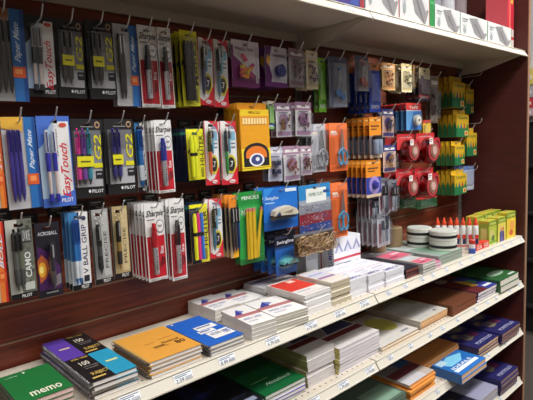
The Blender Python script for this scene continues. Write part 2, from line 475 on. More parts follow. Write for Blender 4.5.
def k_darkpens(root, w, h, inks=((28, 34, 66),) * 3, base=(24, 40, 66), strip=(40, 120, 100)):
    def art(a):
        a.rect(0, .07, 1, .12, strip); a.rect(.7, .2, .95, .9, (34, 56, 96)); a.text('FINE LINER', .76, .25, .9, .85, (170, 180, 200), 1)
    card(root, w, h, base, art)
    for i, c in enumerate(inks): pen(root, -w * .36 + i * .0105, -h * .14, h * .78, .0044, c, c, None)
    blister(root, -w * .46, w * .16, -h * .95, -h * .1, .0155)
def k_pentel(root, w, h, ink=(200, 60, 50)):
    def art(a):
        a.poly([(.3, 0), (1, 0), (1, .2), (.86, .1)], (206, 44, 56)); a.poly([(1, .7), (1, 1), (0, 1), (0, .88), (.3, .94), (.6, .9)], (206, 34, 48))
        a.rect(.0, .0, .05, .95, (206, 44, 56)); a.text('QUICK', .5, .08, .9, .13, (60, 90, 150))
        a.rect(.62, .16, .92, .3, (120, 170, 196)); a.rect(.66, .34, .9, .36, (90, 120, 150)); a.rect(.66, .4, .9, .42, (90, 120, 150))
        a.ell(.6, .68, .32, .15, (214, 196, 50), 22); a.ell(.6, .68, .23, .115, (26, 26, 30), 20); a.text('.7', .5, .63, .72, .72, (230, 230, 230))
        a.ell(.62, .95, .2, .028, (236, 230, 230)); a.text('Pentel', .48, .938, .78, .965, (190, 30, 44))
    card(root, w, h, WH, art)
    pen(root, -w * .25, -h * .16, h * .70, .005, ink, (30, 30, 40), None, capf=.45, clip=(190, 190, 190), click=True, name='mechanical_pencil')
    pen(root, -w * .02, -h * .16, h * .36, .0036, (110, 170, 200), (60, 70, 90), None, capf=.3, clip=(190, 190, 190), click=True, name='mechanical_pencil')
    blister(root, -w * .42, w * .1, -h * .9, -h * .12, .0165)
def k_erasers(root, w, h, back=(220, 214, 220), cor=(120, 40, 110)):
    def art(a):
        a.poly([(0, .3), (.5, .55), (1, .8), (1, 1), (0, 1)], cor); a.rect(0, .12, .06, 1, cor)
        a.text('PENCIL TOPS', .12, .15, .8, .22, (110, 60, 120)); a.rect(.86, .1, .96, .9, (196, 190, 206))
    card(root, w, h, back, art)
    rnd = random.Random(3); cs = [(232, 196, 60), (226, 120, 60), (214, 60, 110), (240, 150, 40), (190, 50, 120), (230, 210, 80)]
    for i in range(11):
        x = rnd.uniform(-.24, .24) * w; z = -h * rnd.uniform(.36, .78); a = rnd.uniform(0, 6.28)
        b = MB(); L = .008; dx, dz = math.cos(a) * L, math.sin(a) * L; c = M(cs[i % 6], .6); y = -.006 - .0022 * (i % 4)
        b.tube([(x - dx * 1.3, y, z - dz * 1.3), (x + dx, y, z + dz), (x + dx * 1.4, y, z + dz * 1.4)], .0052, c, 8); b.build('cap_eraser', root, True)
    blister(root, -w * .36, w * .36, -h * .9, -h * .26, .018)
def k_sharpener(root, w, h):
    def art(a):
        a.poly([(0, 0), (.3, 0), (.14, .4), (.3, .75), (.2, 1), (0, 1)], (96, 34, 110)); a.rect(0, .88, 1, 1, (112, 40, 124)); a.poly([(.08, .2), (.24, .3), (.14, .5), (.04, .4)], (226, 170, 60))
        a.text('SHARPENER', .34, .18, .94, .25, (90, 40, 100))
    card(root, w, h, (206, 202, 214), art)
    b = MB(); b.lathe((w * .08, -.003, -h * .6), [(0, .0), (-.001, .018), (-.014, .019), (-.016, .016)], M((32, 36, 120), .35), 16, 'y')
    o = b.build('sharpener', root, True)
    b = MB()
    for i in range(5): b.box(w * .08 - .010 + i * .0045, w * .08 - .008 + i * .0045, -.0205, -.0188, -h * .6 - .009, -h * .6 + .009, M((60, 70, 170), .3))
    b.build('grip_rib', o)
    blister(root, -w * .2, w * .4, -h * .86, -h * .3, .024)
def k_clam(root, w, h, c1=(206, 200, 206), c2=(176, 110, 130), item=(120, 60, 70), shape='pins'):
    def art(a):
        a.rect(0, 0, 1, .24, c2); a.rect(.1, .1, .9, .18, WH); a.rect(.06, .84, .94, .96, c2); a.ell(.5, .5, .33, .2, c2)
        a.rect(.2, .26, .8, .3, (120, 116, 126))
    card(root, w, h, c1, art)
    rnd = random.Random(int(w * 9000 + h * 7000)); m = M(item, .4)
    b = MB()
    if shape == 'pins':
        for i in range(16):
            x = rnd.uniform(-.28, .28) * w; z = -h * rnd.uniform(.38, .8); b.lathe((x, -.005 - .003 * (i % 3), z), [(-.006, .0012), (0, .0018), (.002, .004), (.004, .004)], m, 8)
        b.build('push_pin', root, True)
    else:
        for i in range(2):
            z = -h * (.45 + .25 * i)
            b.box(-w * .24, w * .24, -.012, -.002, z - h * .09, z + h * .05, m); b.tube([(-w * .15, -.012, z), (0, -.016, z + h * .1), (w * .15, -.012, z)], .001, WIRE)
        b.build('binder_clip', root)
    blister(root, -w * .42, w * .42, -h * .93, -h * .3, .02, CLOUDY)
def k_compass(root, w, h, c=(60, 120, 180), base=(150, 154, 168)):
    def art(a):
        a.rect(0, 0, 1, .12, (90, 90, 120)); a.poly([(0, .12), (.3, .12), (.2, 1), (0, 1)], (110, 112, 134))
    card(root, w, h, base, art)
    b = MB(); m = M((200, 204, 210), .25, .8)
    b.tube([(0, -.009, -h * .22), (-w * .02, -.009, -h * .4), (-w * .14, -.009, -h * .85)], .0026, m, 8); b.tube([(0, -.009, -h * .22), (w * .02, -.009, -h * .4), (w * .16, -.009, -h * .82)], .0026, m, 8)
    o = b.build('compass', root, True)
    b = MB(); b.lathe((0, -.014, -h * .24), [(0, .006), (.01, .006)], M(c), 12, 'y'); b.lathe((-w * .1, -.014, -h * .72), [(0, .013), (.008, .013)], M(c), 16, 'y'); b.lathe((w * .14, -.013, -h * .8), [(0, .01), (.007, .01)], M(c), 16, 'y'); b.build('blue_holder', o, True)
    blister(root, -w * .42, w * .42, -h * .95, -h * .14, .021, CLOUDY)
def k_plain(root, w, h, c=(40, 64, 160), c2=(230, 150, 70), bottom=(60, 90, 180), word='GEOMETRY', topf=.15):
    def art(a):
        a.rect(0, 0, 1, topf, c2); a.rect(0, .82, 1, .9, bottom); a.rect(.08, topf + .04, .92, .8, c); a.text(word, .15, .86, .85, .93, WH)
        a.rect(.1, .34, .5, .36, (170, 180, 210)); a.rect(.1, .4, .7, .42, (110, 130, 190))
    card(root, w, h, c, art)
    b = MB(); m = clear(tuple(lin(c)) , .1, .2, 'tinted_plastic')
    b.prism([(-w * .36, -h * .78), (w * .36, -h * .78), (w * .36, -h * .7), (-w * .2, -h * .26), (-w * .36, -h * .24)], -.005, -.002, 'y', M(tuple(int(v * .8 + 40) for v in c), .2)); b.build('set_square', root)
    blister(root, -w * .44, w * .44, -h * .82, -h * .2, .008)
def k_scissors(root, w, h, base=(222, 104, 48), handle=(70, 150, 190)):
    def art(a):
        hi = tuple(min(255, v + 22) for v in base); lo = tuple(int(v * .86) for v in base)
        a.rect(0, 0, 1, .14, hi); a.rect(.08, .16, .4, .2, (240, 220, 200)); a.rect(.06, .9, .94, .96, lo); a.text('SCISSORS', .08, .2, .46, .25, WH); a.rect(.05, .3, .3, .86, lo)
    card(root, w, h, base, art)
    m = M((206, 208, 212), .22, .9)
    b = MB(); x = w * .12
    b.prism([(x - .001, -h * .12), (x + .004, -h * .3), (x + .006, -h * .5), (x - .006, -h * .56), (x - .009, -h * .5)], -.006, -.003, 'y', m)
    b.prism([(x + .001, -h * .12), (x - .004, -h * .3), (x - .006, -h * .5), (x + .006, -h * .56), (x + .009, -h * .5)], -.0095, -.0065, 'y', m)
    o = b.build('scissors', root)
    for s in (-1, 1):
        b = MB(); cx = x + s * .012; cz = -h * .72; rz = h * .15; rx = .011 if s < 0 else .013
        b.tube([(x, -.008, -h * .52)] + [(cx + rx * math.cos(math.pi / 2 + s * t), -.008, cz + rz * math.sin(math.pi / 2 + s * t)) for t in [i * .5236 for i in range(0, 13)]], .0038, M(handle, .4), 8)
        b.build('handle', o, True)
    blister(root, -w * .2, w * .44, -h * .92, -h * .08, .0175)
def k_orangepens(root, w, h, low=(120, 120, 130), circ=False, top=(232, 144, 40)):
    def art(a):
        a.rect(0, .0, 1, .46, top); a.rect(0, .46, 1, 1, low); a.rect(.1, .06, .9, .09, (250, 210, 130)); a.rect(.12, .2, .82, .24, (120, 70, 30)); a.rect(.12, .28, .6, .31, (120, 70, 30))
        a.rect(0, .92, 1, 1, (226, 200, 170))
        if circ: a.ell(.55, .68, .36, .24, (168, 150, 220), 22); a.ell(.55, .68, .2, .13, (60, 60, 160), 20)
    card(root, w, h, top, art)
    if circ:
        b = MB(); b.lathe((w * .05, -.002, -h * .68), [(0, .012), (-.012, .012), (-.013, .009)], M((44, 50, 150), .35), 16, 'y'); b.build('correction_tape', root, True)
        blister(root, -w * .4, w * .44, -h * .9, -h * .46, .017)
    else:
        for i in range(2):
            x = -w * .2 + i * w * .34; b = MB(); r = .011
            b.lathe((x, -.0115, 0), [(-h * .9, r * .9), (-h * .88, r), (-h * .55, r), (-h * .53, r * .8)], M((140, 154, 176), .35), 12); o = b.build('glue_stick', root, True)
            b = MB(); b.lathe((x, -.0115, 0), [(-h * .55, r * .95), (-h * .46, r * .9), (-h * .44, r * .5)], M((30, 30, 36), .35), 12); b.build('cap', o, True)
        blister(root, -w * .45, w * .42, -h * .93, -h * .42, .0235)
def k_tape(root, w, h, body=(56, 116, 190), top=(206, 40, 44)):
    def art(a):
        a.rect(0, 0, 1, .26, top); a.text('TAPE', .2, .12, .8, .22, WH); a.rect(0, .26, 1, .3, (180, 200, 226)); a.poly([(0, .3), (.5, .3), (.2, 1), (0, 1)], (90, 150, 206))
    card(root, w, h, body, art)
    b = MB(); x = w * .08
    b.lathe((x, -.0025, -h * .64), [(0, .021), (-.0155, .021)], M((206, 206, 190), .25), 24, 'y'); o = b.build('tape_roll', root, True)
    b = MB(); b.lathe((x, -.0182, -h * .64), [(0, .013), (-.0012, .013)], M((236, 232, 226), .4), 20, 'y'); b.lathe((x, -.0195, -h * .64), [(0, .006), (-.0012, .006)], M((120, 60, 60), .4), 16, 'y'); b.build('core', o, True)
    blister(root, x - .026, x + .026, -h * .95, -h * .33, .0215)
def k_dispenser(root, w, h):
    red = M((176, 34, 46), .25)
    def art(a):
        a.rect(0, 0, 1, .2, (190, 34, 44)); a.text('PACKING', .16, .19, .84, .25, WH)
    card(root, w, h * .5, (206, 60, 60), art)
    r = w * .36; cz = -h * .55
    b = MB(); b.lathe((0, -.004, cz), [(0, r), (-.032, r)], clear((.62, .12, .14), .14, .15, 'red_plastic'), 24, 'y'); b.lathe((0, -.006, cz), [(0, r * .82), (-.034, r * .82)], M((172, 56, 60), .22), 24, 'y'); o = b.build('tape_roll', root, True)
    b = MB(); b.lathe((0, -.0405, cz), [(0, r * .56), (-.002, r * .56)], M((140, 96, 80), .5), 20, 'y'); b.lathe((0, -.043, cz), [(0, r * .34), (-.0012, r * .34)], M((196, 160, 150), .4), 20, 'y'); b.build('core', o, True)
    b = MB(); b.prism([(-r * .6, cz + r * .85), (r * .9, cz + r * 1.0), (r * 1.15, cz + r * .2), (r * 1.0, cz + r * .1), (r * .8, cz + r * .72)], -.038, -.006, 'y', red); b.build('handle', o)
    b = MB(); a = Art(b, (-r * .7, -.0405, cz + r * 1.0), (1, .0, 0), (0, 0, -1), r * .55, r * .5); a.rect(0, 0, 1, 1, (232, 226, 222)); a.rect(.15, .2, .8, .35, (120, 60, 60)); a.rect(.15, .5, .6, .62, (120, 60, 60)); b.build('price_sticker', o)
def k_crayola(root, w, h, word='Crayola', n=4, grn=(34, 110, 66)):
    yel = (206, 166, 36)
    t = .018
    b = MB(); m = M(yel)
    s0, s1 = -.0085, .0085
    b.box(-w / 2, s0, 0, .001, -h * .3, 0, m); b.box(s1, w / 2, 0, .001, -h * .3, 0, m); b.box(s0, s1, 0, .001, -.008, 0, m); b.box(s0, s1, 0, .001, -h * .3, -.0155, m)
    b.box(-w / 2, w / 2, -t, .001, -h, -h * .18, m)
    a = Art(b, (-w / 2, -t, -h * .18), (1, 0, 0), (0, 0, -1), w, h * .82)
    pts = [(0, 1), (0, .55)]
    for i in range(n): pts += [((i + .5) / n, .2 + .08 * (i % 2)), ((i + 1) / n, .55)]
    pts += [(1, 1)]
    a.rect(.0, .62, 1, 1, grn)
    for i in range(n): a.poly([(i / n + .03, .62), ((i + .5) / n, .34), ((i + 1) / n - .03, .62)], [(34, 120, 70), (30, 90, 120), (150, 60, 40), (40, 110, 60)][i % 4], True)
    a.k += 1
    a.text(word, .1, .06, .9, .24, (30, 100, 60)); a.rect(.66, .72, .94, .94, (222, 200, 120)); a.ell(.8, .83, .09, .08, (190, 90, 50))
    # left side face shows the same green tips on yellow
    a2 = Art(b, (-w / 2, 0, -h * .18), (0, -1, 0), (0, 0, -1), t, h * .82); a2.rect(0, .5, 1, 1, grn); a2.poly([(.1, .5), (.5, .3), (.9, .5)], grn)
    b.build('carton', root)
def k_camo(root, w, h):
    def art(a):
        a.rect(.0, 0, .44, .93, (186, 184, 176)); a.rect(.46, 0, 1, .93, (104, 106, 96))
        rnd = random.Random(5)
        for i in range(16):
            u = rnd.uniform(.5, .92); v = rnd.uniform(.04, .88); a.ell(u, v, .07, .02, rnd.choice([(80, 84, 74), (130, 130, 118), (64, 66, 60)]), 8); a.k -= 1
        a.k += 1
        a.text('CAMO', .62, .42, .86, .74, (224, 224, 220), 1); a.rect(.56, .12, .94, .3, (60, 62, 58)); a.text('LOW MORE', .6, .14, .9, .28, (200, 200, 196)); a.rect(.55, .8, .93, .9, (190, 190, 184))
        a.rect(0, .93, 1, 1, BLK); a.text('PILOT', .4, .945, .78, .985, WH)
    card(root, w, h, (150, 150, 144), art)
    pen(root, -w * .24, -h * .16, h * .72, .0055, (84, 88, 84), (50, 52, 52), (60, 60, 60), capf=.3, clip=(40, 40, 44), click=True)
    pen(root, -w * .06, -h * .16, h * .72, .0055, (96, 100, 84), (40, 42, 42), (60, 60, 60), capf=.3, clip=(40, 40, 44), click=True)
    blister(root, -w * .4, w * .06, -h * .92, -h * .12, .0165)
def k_burst(root, w, h):
    def art(a):
        a.poly([(.05, .3), (.5, .4), (.95, .62), (.95, .9), (.05, .9)], (70, 30, 84)); a.poly([(.02, .5), (.2, .42), (.42, .5), (.5, .62), (.34, .74), (.1, .8)], (186, 92, 50)); a.ell(.2, .62, .16, .1, (236, 170, 50)); a.ell(.17, .62, .08, .05, (250, 226, 130))
        a.text('ACROBALL', .1, .12, .9, .17, (206, 206, 214)); a.poly([(.6, .74), (.95, .7), (.95, .84), (.6, .88)], (120, 110, 116)); a.rect(.3, .93, .8, .95, (130, 130, 130))
    card(root, w, h, (26, 22, 34), art)
    pen(root, w * .06, -h * .28, h * .6, .0055, (40, 36, 50), (30, 28, 40), (60, 56, 60), clip=(190, 190, 196), capf=.3)
    blister(root, -w * .1, w * .24, -h * .92, -h * .24, .0165)
def k_vball(root, w, h, ink=(40, 110, 180), base=(214, 222, 230)):
    def art(a):
        a.rect(.0, 0, .5, 1, (60, 124, 180)); a.rect(0, .62, .5, 1, (206, 214, 222)); a.rect(.5, 0, 1, .9, WH); a.text('V BALL GRIP', .62, .16, .88, .8, (50, 44, 84), 1); a.rect(.46, .0, .54, 1, (36, 40, 76)); a.rect(0, .93, 1, 1, BLK); a.text('PILOT', .46, .94, .86, .985, WH)
        a.ell(.78, .08, .12, .03, (60, 60, 90)); a.rect(.62, .82, .9, .9, (40, 40, 50))
    card(root, w, h, base, art)
    for i in range(2): pen(root, -w * .3 + i * w * .17, -h * .1, h * .82, .0046, ink, (30, 84, 160), (200, 206, 214), clip=(30, 84, 160), capf=.36)
    blister(root, -w * .45, w * .02, -h * .93, -h * .08, .0155)
def k_precise(root, w, h, base=(160, 160, 158), ink=(26, 26, 28)):
    def art(a):
        a.rect(0, 0, .1, .93, (60, 60, 60)); a.rect(.55, .04, .95, .9, tuple(min(255, v + 24) for v in base)); a.text('PRECISE', .66, .3, .84, .8, tuple(int(v * .5) for v in base), 1)
        for i in range(8): a.ell(.25 + .5 * ((i * 37) % 10) / 10, .06 + i * .02, .06, .014, tuple(min(255, v + 44) for v in base), 8)
        a.rect(0, .93, 1, 1, BLK); a.text('PILOT', .46, .94, .86, .985, WH)
    card(root, w, h, base, art)
    pen(root, -w * .18, -h * .2, h * .66, .0052, (70, 70, 70) if base[0] < 170 else (150, 120, 60), ink, ink, clip=(190, 190, 190), capf=.42)
    blister(root, -w * .34, w * .02, -h * .9, -h * .12, .0165)
def k_mechpencils(root, w, h):
    def art(a):
        a.poly([(0, 0), (1, 0), (1, .16), (.5, .24), (0, .2)], (236, 140, 40)); a.rect(.62, .25, 1, .92, (120, 150, 90)); a.ell(.8, .36, .14, .06, (226, 120, 80)); a.ell(.82, .56, .13, .06, (200, 60, 70)); a.ell(.8, .74, .12, .05, (90, 160, 190)); a.poly([(.3, .92), (1, .84), (1, 1), (.2, 1)], (240, 176, 40))
        a.text('MECHANICAL', .66, .3, .76, .8, WH, 1)
    card(root, w, h, (190, 170, 140), art)
    for i in range(3): pen(root, -w * .34 + i * .0105, -h * .2, h * .7, .0042, [(40, 40, 44), (60, 60, 66), (40, 60, 110)][i], (30, 30, 34), None, name='mechanical_pencil', clip=(220, 220, 220))
    blister(root, -w * .46, w * .1, -h * .94, -h * .16, .015)
def k_pencils(root, w, h):
    def art(a):
        a.rect(0, 0, 1, .17, (34, 140, 60)); a.rect(.04, .2, .96, .34, (60, 170, 80)); a.text('PENCILS', .15, .05, .85, .1, (226, 240, 226)); a.rect(0, .92, 1, 1, (24, 110, 46)); a.ell(.86, .66, .1, .045, (210, 230, 210)); a.text('No.2', .12, .23, .5, .31, (240, 240, 240)); a.poly([(.72, .4), (1, .34), (1, .9), (.8, .9)], (20, 120, 52))
    card(root, w, h, (40, 152, 66), art)
    for i in range(7):
        b = MB(); x = -w * .22 + i * .0072; tl = (.018 if i > 4 else 0) * (1 if i % 2 else .6); c = M((228, 190, 40), .4)
        b.tube([(x - tl * .6, -.0065 - .002 * (i % 2), -h * .93), (x + tl, -.0065 - .002 * (i % 2), -h * .26)], .0034, c, 6); o = b.build('pencil', root)
        b = MB(); b.tube([(x + tl, -.0065 - .002 * (i % 2), -h * .26), (x + tl * 1.05, -.0065 - .002 * (i % 2), -h * .22)], .0035, M((222, 130, 130)), 6); b.build('eraser', o)
    blister(root, -w * .38, w * .4, -h * .96, -h * .2, .014)
def k_stapler(root, w, h, base=(30, 110, 200), body=(214, 206, 186), dark=False, big=True):
    def art(a):
        if dark:
            a.rect(0, 0, 1, .34, (20, 22, 36)); a.rect(.04, .08, .6, .16, (60, 64, 90)); a.text('Swingline', .1, .2, .9, .3, (226, 230, 240)); a.rect(0, .4, 1, 1, (30, 92, 170)); a.ell(.5, .72, .4, .16, (70, 150, 190), 22)
        else:
            a.rect(0, .8, 1, 1, (24, 92, 178)); a.poly([(0, .0), (.3, 0), (0, .3)], (50, 140, 220)); a.text('Swingline', .04, .2, .42, .3, (214, 232, 248), 0, .1); a.rect(.04, .34, .3, .37, (160, 200, 236)); a.rect(.62, .04, .96, .12, (210, 226, 240))
    card(root, w, h, base, art)
    cx = -w * .0; cz = -h * (.6 if not dark else .7); s = min(w, h * 1.4) * (.36 if big else .4)
    pr = [(-s, -.12 * s), (-s * .9, .18 * s), (-s * .4, .36 * s), (s * .2, .42 * s), (s * .8, .2 * s), (s, -.05 * s), (s * .9, -.16 * s)]
    b = MB(); b.prism([(cx + p[0], cz + p[1]) for p in pr], -.026, -.003, 'y', M(body, .3)); o = b.build('stapler', root, bevel=.002)
    b = MB(); b.prism([(cx - s, cz - .18 * s), (cx + s * .85, cz - .2 * s), (cx + s * .8, cz - .3 * s), (cx - s * .95, cz - .3 * s)], -.024, -.004, 'y', M((60, 62, 70), .3, .5)); b.build('base', o)
    b = MB(); b.prism([(cx - s * .95, cz - .1 * s), (cx - s * .6, cz + .12 * s), (cx - s * .5, cz - .12 * s)], -.0275, -.0262, 'y', M((50, 54, 90), .3)); b.prism([(cx - s * .3, cz + .06 * s), (cx + s * .5, cz + .2 * s), (cx + s * .4, cz + .0 * s)], -.0275, -.0262, 'y', M((150, 140, 120), .3)); b.build('side_inset', o)
    blister(root, cx - s * 1.1, cx + s * 1.1, cz - s * .42, cz + s * .55, .03)
def k_bag(root, w, h):
    def art(a):
        a.rect(0, 0, 1, .3, (44, 134, 196)); a.rect(.22, .08, .86, .36, (230, 234, 228)); a.text('PAPER CLIPS', .3, .17, .74, .24, (50, 120, 80)); a.rect(.76, .14, .96, .2, (30, 80, 140))
        a.rect(0, .36, 1, .58, (168, 172, 180)); a.rect(0, .58, 1, .8, (168, 44, 62)); a.text('VALUE', .4, .64, .72, .74, (226, 160, 170)); a.rect(0, .8, 1, .97, (50, 84, 166))
        rnd = random.Random(8)
        for i in range(60): a.ell(rnd.random() * .96 + .02, .4 + rnd.random() * .55, .02, .012, rnd.choice([(210, 212, 220), (196, 80, 96), (90, 120, 190), (120, 40, 60), (230, 220, 226)]), 6); a.k -= 1
    card(root, w, h, (150, 160, 176), art, name='clip_bag')
    b = MB(); rnd = random.Random(2)
    for i in range(60):
        x = rnd.uniform(-.42, .42) * w; z = -h * rnd.uniform(.45, .95); a = rnd.uniform(0, 3.1)
        b.tube([(x, -.006, z), (x + .008 * math.cos(a), -.007, z + .008 * math.sin(a)), (x + .010 * math.cos(a + .6), -.006, z + .010 * math.sin(a + .6))], .0006, M(rnd.choice([(200, 60, 80), (70, 110, 190), (206, 208, 214)]), .3, .3), 4)
    o = b.build('paper_clips', root); o['kind'] = 'stuff'
    blister(root, -w * .48, w * .48, -h * .985, -h * .38, .014, CLOUDY)
def k_bands(root, w, h):
    def art(a):
        a.rect(0, 0, 1, .12, (110, 112, 120))
    card(root, w, h, (70, 58, 48), art, name='bag_header')
    b = MB(); rnd = random.Random(4)
    for i in range(95):
        x = rnd.uniform(-.42, .42) * w; z = -h * rnd.uniform(.2, .92); rx = rnd.uniform(.012, .028); rz = rnd.uniform(.004, .010); a0 = rnd.uniform(0, 3.1); y = -.004 - rnd.random() * .02
        pts = []
        for k in range(9):
            t = k * math.pi / 4; u = rx * math.cos(t); v = rz * math.sin(t) + .002 * math.sin(3 * t)
            pts.append((max(-w * .47, min(w * .47, x + u * math.cos(a0) - v * math.sin(a0))), y + .003 * math.sin(2 * t), max(-h * .97, min(-h * .12, z + u * math.sin(a0) + v * math.cos(a0)))))
        b.tube(pts, .0015, M(rnd.choice([(176, 142, 96), (150, 116, 76), (198, 166, 118), (128, 96, 66)]), .5), 4)
    o = b.build('rubber_bands', root); o['kind'] = 'stuff'
    blister(root, -w * .49, w * .49, -h * .985, -h * .1, .028)
def k_tools(root, w, h, c=(176, 176, 184), ink=(60, 70, 90)):
    def art(a):
        a.rect(0, 0, 1, .16, (120, 120, 130)); a.rect(.1, .3, .3, .9, (150, 80, 96)); a.rect(.36, .7, .6, .94, (226, 224, 226)); a.rect(.62, .06, .95, .3, (60, 60, 80)); a.rect(.7, .5, .94, .9, (206, 204, 210))
    card(root, w, h, c, art)
    for i in range(2): pen(root, -w * .2 + i * w * .3, -h * .22, h * .66, .0058, [(200, 200, 206), (150, 170, 180)][i], ink, None, clip=(210, 210, 214), capf=.4, name='knife')
    blister(root, -w * .42, w * .42, -h * .95, -h * .16, .018, CLOUDY)
def k_pencilbox(root, w, h):
    t = .010; b = MB(); m = M((222, 150, 26)); s0, s1 = -.0085, .0085
    b.box(-w / 2, s0, 0, .001, -h * .14, 0, m); b.box(s1, w / 2, 0, .001, -h * .14, 0, m); b.box(s0, s1, 0, .001, -.008, 0, m); b.box(s0, s1, 0, .001, -h * .14, -.0155, m)
    b.box(-w / 2, w / 2, -t, .001, -h, -h * .1, m)
    a = Art(b, (-w / 2, -t, -h * .1), (1, 0, 0), (0, 0, -1), w, h * .9)
    a.rect(.02, .0, .98, .1, (236, 200, 40)); a.rect(.02, .1, .98, .62, (226, 156, 28)); a.rect(.06, .12, .94, .26, (206, 136, 40)); a.text('PENCILS', .3, .03, .7, .07, (150, 90, 30))
    for i in range(9): a.rect(.08 + i * .095, .14, .15 + i * .095, .24, (240, 214, 150)); a.k -= 1
    a.k += 1
    a.rect(0, .64, 1, 1, (238, 214, 50))
    a.poly([(.06, .94), (.06, .72)] + [(.5 + .44 * math.cos(math.pi - i * math.pi / 12), .72 - .17 * math.sin(i * math.pi / 12)) for i in range(13)] + [(.94, .72), (.94, .94)], (34, 30, 34))
    a.poly([(.14, .8), (.14, .74)] + [(.5 + .36 * math.cos(math.pi - i * math.pi / 12), .74 - .14 * math.sin(i * math.pi / 12)) for i in range(13)] + [(.86, .74), (.86, .8)], (226, 120, 40))
    a.ell(.5, .83, .26, .11, (238, 238, 240), 24); a.ell(.5, .83, .2, .085, (60, 70, 130), 22); a.ell(.52, .82, .07, .035, (230, 234, 240), 16)
    a.rect(.0, .955, 1, .965, (200, 150, 30))
    b.build('carton', root)

# ---- placing a queue of packs on its own hook
def hang(kind, pix, Y, desc, cat='pack', name='hanging_pack', n=1, dy=.02, hook=True, tilt=0, group=None, yaw=0, hooklen=.02, **kw):
    x0, y0, x1, y1 = pix; base = desc; xm, ym = (x0 + x1) / 2, (y0 + y1) / 2
    A = at(x0, ym, Y=Y); B = at(x1, ym, Y=Y); T = at(xm, y0, Y=Y); D = at(xm, y1, Y=Y)
    w = B.x - A.x; h = T.z - D.z; X = (A.x + B.x) / 2
    grp = group or (base + 's' if n > 1 else None)
    if grp and len(grp) > 60: grp = grp[:60]
    root = thing(name, desc if n == 1 else desc + ', frontmost', cat, (X, Y, T.z), R(yaw), grp)
    root.rotation_euler.x = R(tilt)
    rr = random.Random(int(x1 * 7 + y1 * 3)); yaw += rr.uniform(-3.5, 3.5) if w < .1 else 0; roll = R(rr.uniform(-1.2, 1.2))
    root.rotation_euler = (R(tilt), roll, R(yaw))
    kind(root, w, h, **kw)
    rnd = random.Random(int(x0 * 13 + y0))
    for i in range(1, n):
        c = copy_tree(root); c.location = (X + rnd.uniform(-.0012, .0012), Y + i * dy, T.z)
        c.rotation_euler = (R(tilt), roll, R(yaw + rnd.uniform(-.8, .8)))
        c['label'] = desc + ', ' + ORD[i] + ' from the front'
    if hook:
        hz = T.z - .0098
        tip = Y - hooklen
        t = thing('peg_hook', 'hook holding the ' + desc, 'hook', (X, -.001, hz), 0, 'wire peg hooks on the slat panel')
        L = tip
        b = MB(); b.tube([(0, -.004, 0), (0, L + .014, 0), (0, L + .006, .003), (0, L - .001, .010), (0, L - .012, .026)], .0017, WIRE, 6); b.build('wire', t, True)
        b = MB(); b.box(-.022, .022, -.004, 0, -.012, .020, M((30, 28, 30), .4)); a = Art(b, (-.02, -.004, .016), (1, 0, 0), (0, 0, -1), .04, .014); a.rect(.15, .2, .8, .4, (150, 146, 140)); a.rect(.15, .6, .6, .75, (120, 116, 112)); b.build('mounting_plate', t)
    return root
# ================================================================== the hanging packs, row by row
Y0 = -.13
INDIGO = (52, 44, 130)
# top row
hang(k_papermate, (-16, 8, 26, 101), Y0, 'four black stick pens on blue edged card, far left, top row', pens=((30, 28, 32),) * 4, top=(150, 100, 60), left=(150, 148, 146))
hang(k_easytouch, (27, 16, 56, 97), Y0, 'black ink ball pen pack with red upright lettering in the top row', ink=(28, 28, 32), side=(24, 24, 28))
hang(k_g2, (57, 20, 85, 98), Y0, 'black gel pen pack in the top row, left of two', n=2, dy=.022, inks=((24, 24, 28), (24, 24, 28)), group='black gel pen packs')
hang(k_g2, (87, 21, 114, 99), Y0, 'black gel pen pack in the top row, right of two', n=2, dy=.022, inks=((24, 24, 28), (24, 24, 28)), group='black gel pen packs')
hang(k_papermate, (115, 25, 138, 106), Y0, 'two dark metal tipped pens on white and blue card', n=2, pens=((36, 34, 40), (36, 34, 40)), capc=(60, 60, 66), left=(184, 184, 186))
hang(k_sharpie, (139, 26, 158, 107), Y0, 'top row black marker on red and white card, left', n=2, dy=.026, ink=(26, 26, 30), red=(176, 30, 44))
hang(k_sharpie, (159, 28, 172, 108), Y0 - .004, 'top row black marker on red and white card, right', n=2, dy=.026, ink=(26, 26, 30), red=(176, 30, 44))
hang(k_hiliter, (181, 31, 198, 106), Y0, 'yellow card with thick black markers in the top row', n=3, dy=.022, cols=((30, 30, 36), (30, 30, 36), (30, 30, 36)), base=(204, 200, 40), word='MARKS')
hang(k_pentel, (199, 38, 213, 105), Y0, 'mechanical pencil pack with blue pencil, left one, top row', n=2, dy=.022, ink=(60, 70, 110))
hang(k_pentel, (214, 40, 228, 107), Y0, 'mechanical pencil pack with pale blue pencil, right one, top row', n=2, dy=.022, ink=(90, 120, 140))
hang(k_erasers, (232, 41, 259, 87), Y0, 'pack of orange and pink pencil cap erasers on purple card', n=2, dy=.024)
hang(k_sharpener, (265, 47, 287.5, 87), Y0, 'purple and white card with a dark blue pencil sharpener', n=4, dy=.028)
hang(k_clam, (289, 49, 304, 87), Y0, 'small clear pack of dusky pins beside the blue sharpener', n=2, dy=.024, c1=(176, 166, 168), c2=(150, 120, 130), item=(120, 70, 80))
hang(k_clam, (306, 51, 318, 89), Y0, 'bright cream topped clear pack right of the dusky pins', n=3, dy=.024, c1=(236, 226, 186), c2=(232, 214, 176), item=(96, 44, 100))
hang(k_plain, (318.5, 58, 326, 112), Y0 + .02, 'tall narrow lime green pack below the shelf bracket', n=2, dy=.02, c=(120, 190, 50), c2=(150, 210, 60), bottom=(90, 160, 50), word='RULER')
hang(k_compass, (329, 57, 346, 107), Y0, 'cloudy grey pack with a steel compass with blue holders', n=4, dy=.026)
hang(k_compass, (355, 56, 368, 91), Y0, 'small clear clamshell with reddish tool left of the blue packs', n=1, base=(176, 176, 176), c=(200, 90, 80))
